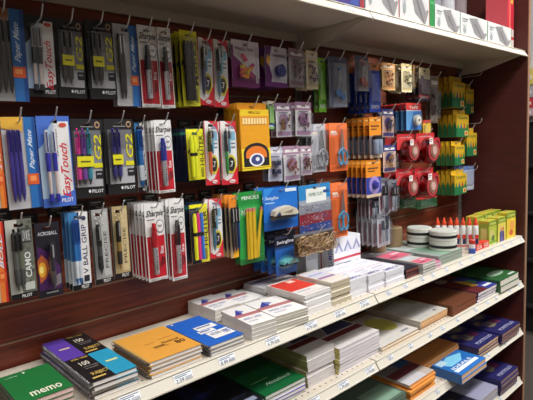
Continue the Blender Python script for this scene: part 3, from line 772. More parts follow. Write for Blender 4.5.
hang(k_plain, (369, 63, 380.5, 112), Y0 + .01, 'royal blue geometry set with an orange top', n=5, dy=.024, c=(40, 74, 190), c2=(216, 142, 84))
hang(k_clam, (382, 63, 395, 90), Y0, 'tan and cream card right of the blue geometry sets', n=2, dy=.024, c1=(230, 196, 140), c2=(222, 166, 110), item=(190, 120, 80))
hang(k_clam, (401, 64, 412, 92), Y0 - .005, 'bright ivory clamshell in the top row under the shelf edge', n=3, dy=.026, c1=(244, 240, 214), c2=(226, 216, 170), item=(120, 130, 90))
hang(k_clam, (413, 65, 418, 87), Y0 + .015, 'narrow tan card squeezed beside the ivory clamshell', c1=(214, 170, 110), c2=(206, 150, 90), item=(130, 90, 60))
hang(k_plain, (419, 68, 430, 101), Y0, 'white topped pack with plum and navy lower half', n=3, dy=.03, c=(62, 34, 66), c2=(226, 220, 180), bottom=(180, 60, 60), word='SET', topf=.33)
hang(k_clam, (431, 76, 438, 123), Y0 + .02, 'tall narrow grey pack beside the dark marker cartons', n=2, dy=.02, c1=(120, 106, 92), c2=(150, 138, 124), item=(80, 60, 50))
# middle row
hang(k_papermate, (-14, 118, 3, 209), Y0, 'orange bottomed white pen card cut off at the left edge', pens=((210, 96, 40),) * 3, left=(214, 206, 196), word='2 PACK', strip=((232, 130, 50), (206, 90, 36)))
hang(k_papermate, (4, 117, 38, 209), Y0, 'pack of three indigo stick pens with a yellow top corner', pens=(INDIGO,) * 3, top=(222, 170, 60), left=(190, 188, 192))
hang(k_easytouch, (39.5, 116, 72, 207), Y0 - .003, 'blue ball pen pack with red upright lettering on white')
hang(k_g2, (73, 119, 104.5, 198), Y0, 'gel pen pack with pink, purple and teal pens', inks=((196, 40, 130), (110, 60, 150), (40, 130, 150)))
hang(k_g2, (106, 119, 135, 194), Y0, 'gel pen pack with two navy blue pens, middle row', n=2, dy=.022, inks=((40, 36, 110), (40, 36, 110)))
hang(k_vball, (136, 123, 146, 192), Y0 + .03, 'narrow pale grey pen pack behind the blue marker cards', base=(150, 150, 160), n=1)
hang(k_sharpie, (155.5, 120, 172.5, 193), Y0, 'blue capped marker on red and white card', n=5, dy=.016, ink=(36, 46, 150))
hang(k_hiliter, (187, 129, 204, 180), Y0, 'yellow highlighter card in the middle row', n=1, cols=((222, 226, 30), (222, 226, 30)))
hang(k_darkpens, (186, 128, 203, 182), Y0 + .026, 'dark navy fineliner pack behind the yellow highlighters', n=4, dy=.022, hook=False)
hang(k_pentel, (205, 121, 219, 185), Y0, 'mechanical pencil pack with orange red pencil', n=1, ink=(214, 84, 60))
hang(k_pentel, (221, 121, 236.5, 184.5), Y0, 'mechanical pencil pack with green pencil', n=2, dy=.024, ink=(50, 140, 70))
hang(k_pencilbox, (238, 103, 267, 170), Y0, 'amber yellow pencil box with black arch and blue disc', n=5, dy=.015, name='pencil_box', cat='box')
hang(k_plain, (268, 101, 274, 129), Y0, 'little green and cream card right of the amber pencil box', n=2, dy=.02, c=(120, 170, 90), c2=(210, 206, 190), word='INK')
hang(k_clam, (275.5, 103, 291, 137), Y0, 'grey white pin pack with purple print, left of two', n=3, dy=.024, c1=(200, 196, 200), c2=(150, 120, 150), item=(150, 110, 70))
hang(k_clam, (296, 102, 311, 136), Y0, 'grey white pin pack with purple print, right of two', n=3, dy=.024, c1=(206, 202, 200), c2=(160, 120, 150), item=(130, 80, 120))
hang(k_clam, (268.5, 147, 282, 181), Y0, 'white pack of navy binder clips', n=2, dy=.026, c1=(206, 206, 216), c2=(190, 190, 210), item=(34, 44, 84), shape='clips')
hang(k_clam, (283.5, 146, 299.5, 181), Y0, 'white and mauve pin pack right of the navy binder clips', n=3, dy=.024, c1=(216, 212, 212), c2=(166, 130, 156), item=(190, 110, 80))
hang(k_clam, (300.5, 146, 312, 175), Y0, 'small white pin pack left of the steel scissors', n=2, dy=.024, c1=(220, 216, 216), c2=(180, 150, 170), item=(150, 100, 90))
hang(k_scissors, (311.5, 124, 326, 172), Y0 + .01, 'grey pack with steel scissors left of the orange packs', n=3, dy=.024, base=(180, 180, 188), handle=(150, 152, 158))
hang(k_scissors, (329, 123, 347.5, 171), Y0, 'orange card with blue handled scissors, upper one', n=3, dy=.0185)
hang(k_orangepens, (369.5, 117, 381, 158), Y0, 'orange topped glue stick card', n=5, dy=.0265)
hang(k_clam, (382.5, 109, 394, 137), Y0, 'pinkish clear pack with a navy printed top', n=2, dy=.026, c1=(214, 176, 160), c2=(46, 50, 120), item=(60, 40, 50))
hang(k_tape, (406, 103, 421, 130), Y0, 'blue tape card with a red top', n=6, dy=.0235)
hang(k_plain, (423, 120, 431, 141), Y0 + .01, 'small yellow and red card right of the blue tape cards', n=2, dy=.02, c=(224, 190, 70), c2=(206, 70, 60), bottom=(200, 60, 50), word='GLUE')
hang(k_clam, (383, 145, 396, 172), Y0, 'cream pack with a navy corner above the black cards', n=3, dy=.026, c1=(224, 190, 170), c2=(44, 50, 120), item=(230, 170, 80))
hang(k_dispenser, (397, 134, 414, 165), Y0 + .01, 'red tape dispenser, upper left of four', n=2, dy=.054, name='tape_dispenser', cat='tape')
hang(k_dispenser, (416, 133, 434, 165), Y0, 'red tape dispenser, upper right of four', n=2, dy=.054, name='tape_dispenser', cat='tape')
hang(k_dispenser, (396, 169, 413, 200), Y0 + .01, 'red tape dispenser, lower left of four', n=2, dy=.054, name='tape_dispenser', cat='tape')
hang(k_dispenser, (415, 168, 433, 200), Y0, 'red tape dispenser, lower right of four', n=2, dy=.054, name='tape_dispenser', cat='tape')
hang(k_orangepens, (366, 160, 380.5, 197), Y0, 'orange and blue correction tape card', n=5, dy=.022, low=(44, 66, 160), circ=True)
# third row
hang(k_papermate, (-16, 222, 6.5, 304), Y0, 'white and orange pen card with red tip at the lower left edge', pens=((210, 60, 40),) * 2, left=(224, 210, 196), word='BOLD', strip=((226, 120, 50), (196, 40, 40)))
hang(k_camo, (8, 219, 34.5, 299), Y0, 'camouflage patterned gel pen pack')
hang(k_burst, (37, 222, 62, 297), Y0, 'black pen pack with a glowing orange and purple burst')
hang(k_vball, (71, 212, 90, 290), Y0, 'light blue roller pen pack with upright dark lettering', n=3, dy=.021)
hang(k_precise, (92, 209, 110, 284), Y0, 'grey patterned fine pen pack', n=1)
hang(k_precise, (112.5, 206, 129, 278), Y0, 'gold patterned fine pen pack', n=1, base=(176, 156, 112), ink=(36, 30, 24))
hang(k_sharpie, (146, 203, 165.5, 281), Y0, 'red capped marker on red and white card', n=6, dy=.017, ink=(196, 30, 46))
hang(k_sharpie, (170.5, 199, 186, 280), Y0 - .006, 'black capped marker on red and white card, third row', n=3, dy=.018, ink=(26, 26, 30), red=(186, 30, 46))
hang(k_hiliter, (191, 204, 208, 263), Y0, 'card of yellow, pink and blue highlighters', n=1, cols=((232, 236, 40), (226, 50, 130), (50, 120, 210)), base=(226, 214, 60), left=(24, 34, 60))
hang(k_darkpens, (191, 202, 207, 262), Y0 + .026, 'dark teal fineliner pack behind the coloured highlighters', n=4, dy=.022, hook=False, base=(22, 44, 66))
hang(k_pentel, (209.5, 199, 222.5, 258), Y0, 'white and red mechanical pencil pack, third row', ink=(60, 110, 140), n=2, dy=.02)
hang(k_mechpencils, (229.5, 195, 237.5, 258), Y0 - .004, 'orange topped mechanical pencil pack', n=5, dy=.018)
hang(k_pencils, (239, 192, 263.5, 263), Y0 - .008, 'bright green pack of yellow pencils', n=2, dy=.022)
hang(k_stapler, (264, 187, 298, 229), Y0 - .02, 'blue stapler card with a cream stapler', n=2, dy=.04, name='stapler_pack')
hang(k_stapler, (275, 231, 295.5, 274), Y0, 'black and blue stapler card with a teal mini stapler', n=4, dy=.035, dark=True, base=(28, 60, 110), body=(110, 196, 196), name='stapler_pack')
hang(k_bag, (299, 184, 330.5, 233), Y0 - .005, 'blue, red and silver bag of paper clips', name='paper_clip_bag', cat='bag')
hang(k_bands, (294, 231, 334, 252), Y0 - .035, 'clear bag of tan rubber bands', name='rubber_band_bag', cat='bag')
hang(k_scissors, (332, 183, 347, 237), Y0, 'orange card with blue handled scissors, lower one', n=2, dy=.026)
hang(k_tools, (358, 196, 366, 215), -.02, 'grey narrow pen card at the back under the blue correction tapes', c=(150, 146, 150))
hang(k_tools, (369, 196, 377.5, 219), Y0 + .03, 'pale narrow pen card under the orange and blue cards', n=4, dy=.018, c=(176, 170, 172))
hang(k_tools, (379, 178, 388, 213), Y0 + .01, 'white and black pen card left of the lower tape dispensers', n=3, dy=.02, c=(196, 190, 200), ink=(24, 26, 30))
hang(k_tools, (388.5, 180, 397, 212), Y0 - .01, 'black topped pen card beside the lower tape dispensers', n=2, dy=.02, c=(120, 112, 120), ink=(24, 24, 28))
hang(k_tools, (377, 213, 390, 246), Y0, 'silver craft knife pack hanging just above the dark books', n=5, dy=.024, c=(196, 196, 202))
hang(k_crayola, (402, 196, 416, 209), Y0 + .03, 'little green carton under the tape dispensers, left one', word='FILE', n=2, dy=.03, name='carton', cat='carton', grn=(24, 70, 44)) if False else None
# marker cartons on the right
yl = 'yellow marker carton with green tips, '
hang(k_crayola, (449, 77, 461, 108), -.10, yl + 'top row', n=4, dy=.0245, name='marker_carton', cat='carton')
hang(k_crayola, (462.5, 84, 470, 114), -.07, yl + 'top row against the panel', n=2, dy=.0245, name='marker_carton', cat='carton')
hang(k_crayola, (453, 110, 465, 137), -.10, yl + 'second row', n=4, dy=.0245, name='marker_carton', cat='carton')
hang(k_crayola, (451, 141, 461, 165), -.10, yl + 'third row', n=4, dy=.0245, name='marker_carton', cat='carton')
hang(k_crayola, (464, 128, 473, 156), -.10, 'tall yellow crayon carton nearest the end panel', n=2, dy=.0245, name='marker_carton', cat='carton')
hang(k_crayola, (451, 170, 463, 194), -.10, yl + 'lowest row', n=4, dy=.0245, name='marker_carton', cat='carton')
hang(k_plain, (464, 166, 474, 190), -.10, 'white and pale blue card below the crayon carton', n=3, dy=.024, c=(170, 180, 206), c2=(90, 120, 180), bottom=(210, 214, 226), word='CHALK')
hang(k_plain, (417, 197, 437, 208), -.06, 'low green carton strip under the right tape dispenser', n=2, dy=.03, c=(24, 74, 46), c2=(190, 50, 54), bottom=(60, 120, 80), word='GLUE STIX', hook=True)
hang(k_plain, (401, 196, 415.5, 208), -.06, 'low green carton strip under the left tape dispenser', n=2, dy=.03, c=(26, 86, 50), c2=(120, 44, 50), bottom=(40, 90, 60), word='GLUE')
# empty hooks on the panel side
for (px, py, yy) in ((488, 72, -.12), (486, 119, -.12), (485, 165, -.10)):
    P = at(px, py, Y=yy)
    t = thing('peg_hook', 'empty wire peg hook, ' + {72: 'highest', 119: 'middle', 165: 'lowest'}[py] + ' of the three beside the dark end panel', 'hook', (min(P.x, XR - .03), -.001, P.z - .02))
    b = MB(); b.tube([(0, -.004, 0), (0, yy + .012, 0), (0, yy + .004, .004), (0, yy - .001, .012), (0, yy - .002, .024)], .0017, WIRE, 6); b.build('wire', t, True)
    b = MB(); b.box(-.02, .02, -.004, 0, -.012, .020, M((30, 28, 30), .4)); b.build('mounting_plate', t)
# ================================================================== goods lying on the shelves
def flat(name, label, cat, x, y, z, w, d, t, cover, art=None, edge=(226, 222, 216), coil=None, rot=0, group=None, over=.0015, coilc=(70, 70, 76), back=True, side=None):
    """a book or pad: x,y = front left corner, front faces the aisle"""
    r = thing(name, label, cat, (x, y, z), R(rot), group)
    ct = min(.0006, t * .15)
    mb = MB(); m = cover if isinstance(cover, bpy.types.Material) else M(cover, .4)
    mb.box(0, w, 0, d, t - ct, t, m)
    if back: mb.box(0, w, 0, d, 0, ct, M((150, 142, 132), .7) if coil else m)
    if coil is None: mb.box(0, ct, 0, d, ct, t - ct, m)
    if art:
        a = Art(mb, (0, d, t), (1, 0, 0), (0, -1, 0), w, d); art(a)
    mb.build('cover', r)
    pb = MB(); pb.box(over + (ct if coil is None else .003), w - over, over, d - over, ct if back else 0, t - ct, pages(edge)); pb.build('pages', r)
    if side:
        sb = MB(); sb.box(-.0003, over, .001, d - .001, .0006, t - .0006, pages(side, 700)); sb.build('left_edge', r)
    if coil:
        cb = MB(); mm = M(coilc, .3, .6); rr = t * .5 - .0008
        n = int((d if coil == 'left' else w) / .0085)
        for i in range(n):
            q = .006 + i * .0085
            pts = []
            for k in range(9):
                an = k * math.pi / 4
                if coil == 'left': pts.append((-.0012 + rr * math.cos(an), q + .0008 * k / 2, t / 2 + rr * math.sin(an)))
                else: pts.append((q + .0008 * k / 2, d + .0012 + rr * math.cos(an), t / 2 + rr * math.sin(an)))
            cb.tube(pts, .0007, mm, 4)
        cb.build('spiral_binding', r, True)
    return r
def stack(n, name, base, cat, x, y, z, w, d, t, cover, art=None, jit=.002, group=None, covers=None, **kw):
    rnd = random.Random(int(abs(x) * 1000 + abs(y) * 177 + n)); out = []
    first = None
    for i in range(n - 1, -1, -1):      # top one first
        k = n - 1 - i
        lab = base + ', topmost' if k == 0 else base + ', ' + ORD[k] + ' from the top'
        if n == 1: lab = base
        cx = x + (rnd.uniform(-jit, jit) if k else 0); cy = y + (rnd.uniform(-jit, jit) if k else 0)
        if covers and k < len(covers):
            o = flat(name, lab, cat, cx, cy, z + i * t, w, d, t - .0002, covers[k][0], covers[k][1], group=group or base + ' stack', **{**kw, **(covers[k][2] if len(covers[k]) > 2 else {})})
        else:
            if first is None:
                o = flat(name, lab, cat, cx, cy, z + i * t, w, d, t - .0002, cover, art, group=group or base + ' stack', **kw); first = o
            else:
                o = copy_tree(first); o['label'] = lab; o.location = (cx, cy, z + i * t)
        o.rotation_euler.z += R(rnd.uniform(-.8, .8)) if k else 0
        out.append(o)
    return out
WHT = (232, 230, 226)

# -- waist high shelf, from the left
def a_memo(a):
    a.text('memo', .28, .76, .86, .9, (236, 232, 210)); a.text('COLLEGE RULED', .1, .1, .34, .13, (180, 210, 180)); a.poly([(.44, .07), (.5, .07), (.47, .12)], (230, 234, 226))
stack(5, 'memo_pad', 'green top spiral memo pad', 'notebook', -1.052, -.308, Z1, .096, .142, .0100, (28, 112, 56), a_memo, coil='back', coilc=(40, 40, 44), edge=(222, 190, 180))
stack(3, 'memo_pad', 'teal memo pad at the far left of the shelf', 'notebook', -1.165, -.30, Z1, .098, .142, .0100, (30, 130, 130), a_memo, coil='back', coilc=(60, 60, 64))
GOLD = (206, 172, 90)
def a_subj(a):
    a.rect(0, 0, .48, .5, (92, 62, 164)); a.rect(.48, 0, 1, .5, (26, 22, 26)); a.rect(0, .5, .52, 1, (26, 22, 26)); a.rect(.52, .5, 1, 1, (40, 150, 186))
    a.rect(.14, .24, .38, .27, (214, 190, 170)); a.rect(.64, .73, .9, .76, (220, 222, 150))
    for (u, v) in ((.5, 0), (.06, .5)):
        a.text('wide ruled', u + .03, v + .02, u + .4, v + .06, GOLD); a.text('100', u + .1, v + .12, u + .3, v + .2, (220, 214, 196)); a.rect(u + .1, v + .23, u + .42, v + .238, (140, 136, 130)); a.rect(u + .1, v + .27, u + .38, v + .278, (140, 136, 130))
        a.text('SUBJECT', u + .08, v + .36, u + .45, v + .43, GOLD); a.rect(u + .02, v + .45, u + .3, v + .475, GOLD)
stack(4, 'spiral_notebook', 'purple, black and teal spiral notebook', 'notebook', -.920, -.300, Z1, .098, .280, .0096, (30, 28, 32), a_subj, coil='left', coilc=(150, 150, 156), jit=.003)
def a_orange(a):
    a.text('Notebook', .56, .52, .9, .6, (60, 40, 20), 0, .1); a.text('80', .74, .62, .92, .74, (40, 28, 16)); a.rect(.3, .46, .5, .47, (150, 100, 50)); a.rect(.6, .42, .86, .43, (150, 100, 50)); a.rect(.36, .62, .56, .645, (70, 50, 30)); a.rect(.36, .67, .62, .68, (120, 80, 40)); a.rect(0, 0, .05, 1, (206, 160, 84))
stack(4, 'spiral_notebook', 'orange tan spiral notebook', 'notebook', -.797, -.302, Z1, .136, .172, .0093, (222, 158, 66), a_orange, coil='left', coilc=(120, 112, 104), jit=.003)
def a_blue(a):
    a.rect(.36, .36, .92, .5, WHT); a.rect(.28, .52, .72, .62, WHT); a.rect(.36, .64, .96, .86, WHT); a.text('NOTE BOOK', .42, .68, .7, .76, (60, 80, 140)); a.text('100', .74, .68, .92, .8, (40, 80, 170)); a.rect(.4, .4, .8, .43, (90, 110, 150)); a.ell(.12, .06, .03, .02, WHT); a.rect(.32, .55, .6, .58, (90, 110, 150))
stack(3, 'spiral_notebook', 'bright blue spiral notebook', 'notebook', -.645, -.310, Z1, .104, .194, .0095, (34, 96, 190), a_blue, coil='left', coilc=(60, 60, 66), jit=.003)
def a_index(a):
    a.rect(0, .42, 1, .56, (176, 110, 112)); a.rect(0, .56, 1, 1, (236, 232, 230)); a.poly([(.1, .42), (.4, .16), (.4, .42)], (64, 66, 150)); a.poly([(.4, .16), (.58, .3), (.4, .38)], (120, 130, 190)); a.text('INDEX CARDS', .12, .64, .8, .74, (150, 156, 190)); a.rect(.12, .82, .5, .85, (170, 170, 190))
IX = dict(edge=(206, 200, 190), over=.0006)
stack(4, 'index_card_pack', 'white index card pack with red stripe, front left', 'cards', -.514, -.307, Z1, .078, .146, .0101, (230, 228, 226), a_index, jit=.0012, rot=-6, **IX)
stack(5, 'index_card_pack', 'white index card pack with red stripe, olive edged, front right', 'cards', -.431, -.307, Z1, .113, .146, .0080, (230, 228, 226), a_index, jit=.0012, rot=-6, edge=(190, 184, 166), over=.0006)
stack(4, 'index_card_pack', 'white index card pack with red stripe, back left by the wall', 'cards', -.505, -.145, Z1, .084, .135, .0098, (230, 228, 226), a_index, jit=.002, **IX)
stack(4, 'index_card_pack', 'white index card pack with red stripe, back middle by the wall', 'cards', -.415, -.142, Z1, .080, .132, .0088, (230, 228, 226), a_index, jit=.002, **IX)
stack(3, 'index_card_pack', 'white index card pack with red stripe, back right by the wall', 'cards', -.330, -.142, Z1, .030, .132, .0090, (230, 228, 226), None, jit=.001, **IX)
def a_gp(a): a.rect(.0, .1, 1, .42, (120, 110, 130)); a.rect(.06, .5, .8, .56, (90, 90, 150)); a.rect(.1, .2, .6, .3, (70, 60, 110))
stack(5, 'card_pad', 'grey and purple printed pad behind the red pads', 'pad', -.292, -.112, Z1, .165, .100, .0090, (214, 210, 214), a_gp, jit=.002, **IX)
def a_red(a): a.rect(.02, .06, .98, .66, (214, 60, 44)); a.rect(.55, .1, .8, .24, (236, 200, 186)); a.rect(.1, .74, .6, .78, (180, 180, 190)); a.rect(.0, .9, 1, .93, (214, 200, 196))
stack(6, 'note_pad', 'white pad with a red panel on top', 'pad', -.300, -.290, Z1, .112, .160, .0101, (226, 222, 218), a_red, jit=.003, edge=(226, 224, 222), over=.0006)
def a_tan(a): a.rect(.05, .1, .9, .5, (206, 206, 222)); a.rect(.1, .56, .9, .66, (150, 110, 160)); a.rect(.0, .0, .06, 1, (196, 186, 160)); a.rect(.1, .3, .8, .34, (130, 140, 180))
stack(5, 'note_pad', 'tan edged pad with a lavender label', 'pad', -.184, -.288, Z1, .092, .146, .0142, (222, 216, 206), a_tan, jit=.003, edge=(184, 172, 146), over=.0006)
def a_white(a):
    a.text('COMMERCIAL', .04, .84, .96, .95, (70, 70, 140)); a.rect(.1, .2, .9, .24, (196, 196, 214)); a.rect(.0, .5, 1, .53, (216, 190, 200)); a.rect(.1, .62, .7, .66, (180, 184, 206)); a.rect(.2, .74, .6, .77, (200, 200, 216))
stack(4, 'envelope_box', 'white envelope box with purple lettering, left stack', 'box', -.090, -.285, Z1, .086, .170, .0140, (226, 226, 232), a_white, jit=.0025, edge=(220, 218, 224), over=.0002)
stack(4, 'envelope_box', 'white envelope box with purple lettering, middle stack', 'box', -.001, -.290, Z1, .088, .170, .0137, (226, 226, 232), a_white, jit=.0025, edge=(220, 218, 224), over=.0002)
stack(3, 'envelope_box', 'white envelope box with purple lettering, right stack', 'box', .090, -.295, Z1, .110, .185, .0163, (226, 226, 232), a_white, jit=.0025, edge=(220, 218, 224), over=.0002)
def a_dark(a): a.rect(.1, .15, .9, .2, (60, 56, 70)); a.rect(.2, .8, .6, .83, (90, 86, 100))
stack(3, 'hardback_book', 'black covered book with reddish pages', 'book', .208, -.298, Z1, .084, .215, .0108, (34, 32, 46), a_dark, jit=.003, edge=(126, 66, 56))
def a_pink(a): a.rect(.04, .5, .96, .96, (206, 96, 120)); a.rect(.1, .1, .7, .3, (190, 196, 206)); a.rect(.5, .6, .9, .7, (230, 190, 200)); a.rect(.1, .8, .5, .86, (120, 60, 90))
stack(4, 'note_pad', 'pink and grey pad beside the black books', 'pad', .295, -.312, Z1, .092, .110, .0098, (186, 184, 180), a_pink, jit=.002, edge=(196, 192, 186))
stack(2, 'note_pad', 'low magenta and white pad beside the pink pads', 'pad', .389, -.308, Z1, .048, .100, .0120, (206, 120, 150), None, jit=.002, edge=(214, 200, 206))
def a_gg(a): a.rect(.3, .5, .98, .98, (130, 176, 146)); a.rect(.05, .2, .5, .5, (176, 186, 184))
stack(3, 'note_pad', 'green grey pad in front under the tape tubs', 'pad', .440, -.296, Z1, .190, .284, .0125, (140, 156, 146), a_gg, jit=.002, edge=(150, 160, 146))
stack(3, 'note_pad', 'grey printed pad behind the pink pads', 'pad', .300, -.192, Z1, .136, .180, .0115, (150, 146, 150), a_pink, jit=.002, edge=(150, 150, 146))

# white envelope box standing on its edge against the wall
t = thing('envelope_box', 'large white box with grey zigzags and red stripe standing against the wall', 'box', (.050, -.106, Z1))
bb = MB(); W_, D_, H_ = .155, .090, .144
bb.box(0, W_, 0, D_, 0, H_, M((226, 226, 232)))
a = Art(bb, (0, 0, H_), (1, 0, 0), (0, 0, -1), W_, H_)
for i in range(3): a.poly([(.02 + i * .33, .36), (.18 + i * .33, .08), (.34 + i * .33, .36)], (150, 154, 190), True)
a.k += 1
for i in range(3): a.poly([(.08 + i * .33, .38), (.18 + i * .33, .2), (.28 + i * .33, .38)], (214, 214, 226), True)
a.k += 1
a.rect(0, .5, 1, .56, (196, 60, 80)); a.rect(.08, .64, .6, .67, (130, 130, 150)); a.rect(.08, .72, .5, .75, (130, 130, 150)); a.rect(.08, .8, .56, .83, (130, 130, 150)); a.ell(.85, .72, .06, .07, (120, 110, 130))
a = Art(bb, (0, D_, H_), (0, -1, 0), (0, 0, -1), D_, H_); a.text('COLUMBIAN', .7, .1, .92, .9, (60, 80, 160), 1); a.rect(.3, 0, .36, 1, (190, 60, 80))
bb.build('carton', t)
bb = MB(); bb.box(0, .06, 0, .05, 0, .118, M((176, 178, 184))); a = Art(bb, (0, 0, .118), (1, 0, 0), (0, 0, -1), .06, .118); a.rect(.1, .1, .9, .3, (150, 152, 160))
o = bb.build('carton'); o.location = (-.062, -.075, Z1); tag(o, 'plain grey carton standing behind the tan edged pads', 'box')

# brown cylinders of packing tape
def roll(name, label, cat, x, y, z, r, h, c, c2, band=None, grp=None):
    t = thing(name, label, cat, (x, y, z), 0, grp)
    b = MB(); b.lathe((0, 0, 0), [(0, r * .97), (.001, r), (h - .001, r), (h, r * .97)], M(c, .35), 32); b.build('body', t, True)
    b = MB(); b.lathe((0, 0, 0), [(h, r * .93), (h + .0015, r * .93)], M(c2, .4), 32); b.build('lid', t, True)
    if band:
        b = MB(); b.lathe((0, 0, 0), [(h * .30, r + .0003), (h * .302, r + .0008), (h * .58, r + .0008), (h * .582, r + .0003)], M(band, .4), 32); b.build('dark_band', t, True)
    return t
TAN = (136, 116, 84)
roll('tape_roll', 'brown packing tape roll standing right of the craft knives', 'tape', .508, -.050, Z1 + .0376, .039, .080, TAN, (176, 156, 120))
roll('tape_roll', 'brown packing tape roll half hidden behind the craft knives', 'tape', .390, -.052, Z1 + .0346, .035, .072, TAN, (176, 156, 120))
TZ = Z1 + .0378
WT, LID = (214, 216, 206), (190, 194, 186)
for i, zz_ in enumerate((0, .040)):
    roll('tape_tub', 'white round tub with black band, %s of the right front pair' % ('lower', 'upper')[i], 'tub', .572, -.243, TZ + zz_, .054, .038, WT, LID, (24, 28, 30), 'white banded tubs')
    roll('tape_tub', 'white round tub with black band, %s of the left back pair' % ('lower', 'upper')[i], 'tub', .577, -.134, TZ + zz_, .051, .038, WT, LID, (24, 28, 30), 'white banded tubs')

# glue bottles
def glue(x, y, label):
    t = thing('glue_bottle', label, 'bottle', (x, y, Z1), 0, 'white glue bottles with orange caps')
    b = MB(); b.lathe((0, 0, 0), [(0, .0115), (.003, .0132), (.096, .0132), (.106, .011), (.110, .008)], M((226, 224, 222), .3), 20, flat=.86); b.build('body', t, True)
    b = MB(); b.lathe((0, 0, 0), [(.108, .0095), (.119, .0095), (.122, .0085), (.130, .0052), (.138, .0034), (.141, .002)], M((222, 76, 40), .35), 16); b.build('cap', t, True)
    b = MB(); rr = .0136
    def arc(z0, z1, c, o, a0=-3.3, a1=-.5):
        n = 10; vs = []; 
        for k in range(n + 1):
            an = a0 + (a1 - a0) * k / n
            for z in (z0, z1): vs.append(((rr + o) * math.cos(an), (rr + o) * math.sin(an) * .87, z))
        b.add(vs, [(2 * k, 2 * k + 2, 2 * k + 3, 2 * k + 1) for k in range(n)], M(c))
    arc(.010, .070, (228, 228, 230), 0); arc(.050, .068, (206, 60, 56), .0003, -2.9, -1.0); arc(.026, .050, (40, 44, 80), .0003, -2.7, -1.4); arc(.014, .022, (214, 96, 70), .0003)
    b.build('label', t)
    return t
gx = [(437.5, 'leftmost of the row'), (444, 'second from the left'), (450.5, 'third from the left'), (456.7, 'fourth from the left'), (463, 'fifth from the left'), (469.3, 'second from the right'), (475.7, 'rightmost, beside the crayon boxes')]
for i, (px, l) in enumerate(gx):
    P = at(px, 217.5, Z=Z1 + .141)
    glue(P.x, P.y, 'white glue bottle with orange cap, ' + l)
# red glue stick trays and a blue capped glue stick
for i, (x, lab) in enumerate(((.765, 'left'), (.832, 'right'))):
    b = MB(); b.box(0, .062, 0, .034, 0, .026, M((206, 50, 40))); a = Art(b, (0, 0, .026), (1, 0, 0), (0, 0, -1), .062, .026); a.text('GLUE', .15, .2, .85, .8, (236, 220, 210)); a.rect(.02, .02, .98, .1, (236, 130, 90))
    o = b.build('glue_stick_box'); o.location = (x, -.292, Z1); tag(o, 'low red glue stick box in front of the glue bottles, %s one' % lab, 'box')
for i in range(1):
    t = thing('glue_stick', 'blue and red glue stick standing left of the red boxes', 'glue', (.722, -.294, Z1))
    b = MB(); b.lathe((0, 0, 0), [(0, .014), (.02, .0145), (.022, .012)], M((60, 90, 170), .3), 18); b.build('base', t, True)
    b = MB(); b.lathe((0, 0, 0), [(.022, .0125), (.040, .0125)], M((226, 226, 230), .3), 18); b.build('body', t, True)
    b = MB(); b.lathe((0, 0, 0), [(.040, .013), (.056, .013), (.058, .011)], M((196, 60, 50), .3), 18); b.build('cap', t, True)
# crayon boxes at the right end
def crayon(x, y, w, d, h, label, front, k):
    t = thing('crayon_box', label, 'box', (x, y, Z1), 0, 'yellow and green crayon boxes')
    b = MB(); b.box(0, w, 0, d, 0, h, M((200, 176, 52)))
    a = Art(b, (0, 0, h), (1, 0, 0), (0, 0, -1), w, h)
    a.rect(0, 0, 1, .22, (120, 146, 50)); a.text('Crayola', .1, .05, .9, .2, (240, 236, 120)); a.rect(0, .24, 1, 1, front)
    if k == 0: a.ell(.4, .55, .26, .18, (206, 190, 120)); a.ell(.55, .75, .2, .14, (90, 120, 60)); a.rect(.1, .86, .9, .95, (120, 160, 40))
    if k == 1: a.poly([(.2, 1), (.24, .6), (.5, .5), (.5, 1)], (60, 70, 150)); a.poly([(.52, 1), (.55, .55), (.78, .6), (.84, 1)], (80, 60, 130)); a.ell(.36, .46, .1, .09, (226, 150, 110)); a.ell(.66, .48, .1, .09, (196, 110, 80))
    if k == 2: a.ell(.6, .5, .24, .16, (236, 160, 90)); a.ell(.5, .78, .2, .12, (214, 100, 60)); a.ell(.62, .3, .1, .06, (240, 220, 90))
    a = Art(b, (0, d, h), (0, -1, 0), (0, 0, -1), d, h); a.rect(0, .1, 1, 1, (150, 170, 60)); a.rect(.2, .3, .8, .8, (206, 206, 120))
    a = Art(b, (0, d, h), (1, 0, 0), (0, -1, 0), w, d); a.rect(.05, .1, .95, .9, (170, 180, 60)); a.rect(.3, .3, .7, .6, (190, 110, 70))
    b.build('carton', t)
crayon(.905, -.285, .080, .045, .108, 'green and yellow crayon box, left one of the front row', (176, 190, 70), 0)
crayon(.990, -.290, .085, .045, .112, 'yellow crayon box with two little figures in blue', (224, 206, 90), 1)
crayon(1.082, -.292, .105, .045, .124, 'yellow crayon box with orange splashes next to the end panel', (232, 196, 60), 2)
crayon(.915, -.225, .085, .050, .122, 'crayon box in the back row, left one', (200, 190, 70), 0)
crayon(.995, -.225, .090, .050, .126, 'crayon box in the back row, middle one', (210, 190, 70), 2)
crayon(1.090, -.225, .095, .050, .126, 'crayon box in the back row, right one by the panel', (210, 190, 70), 1)

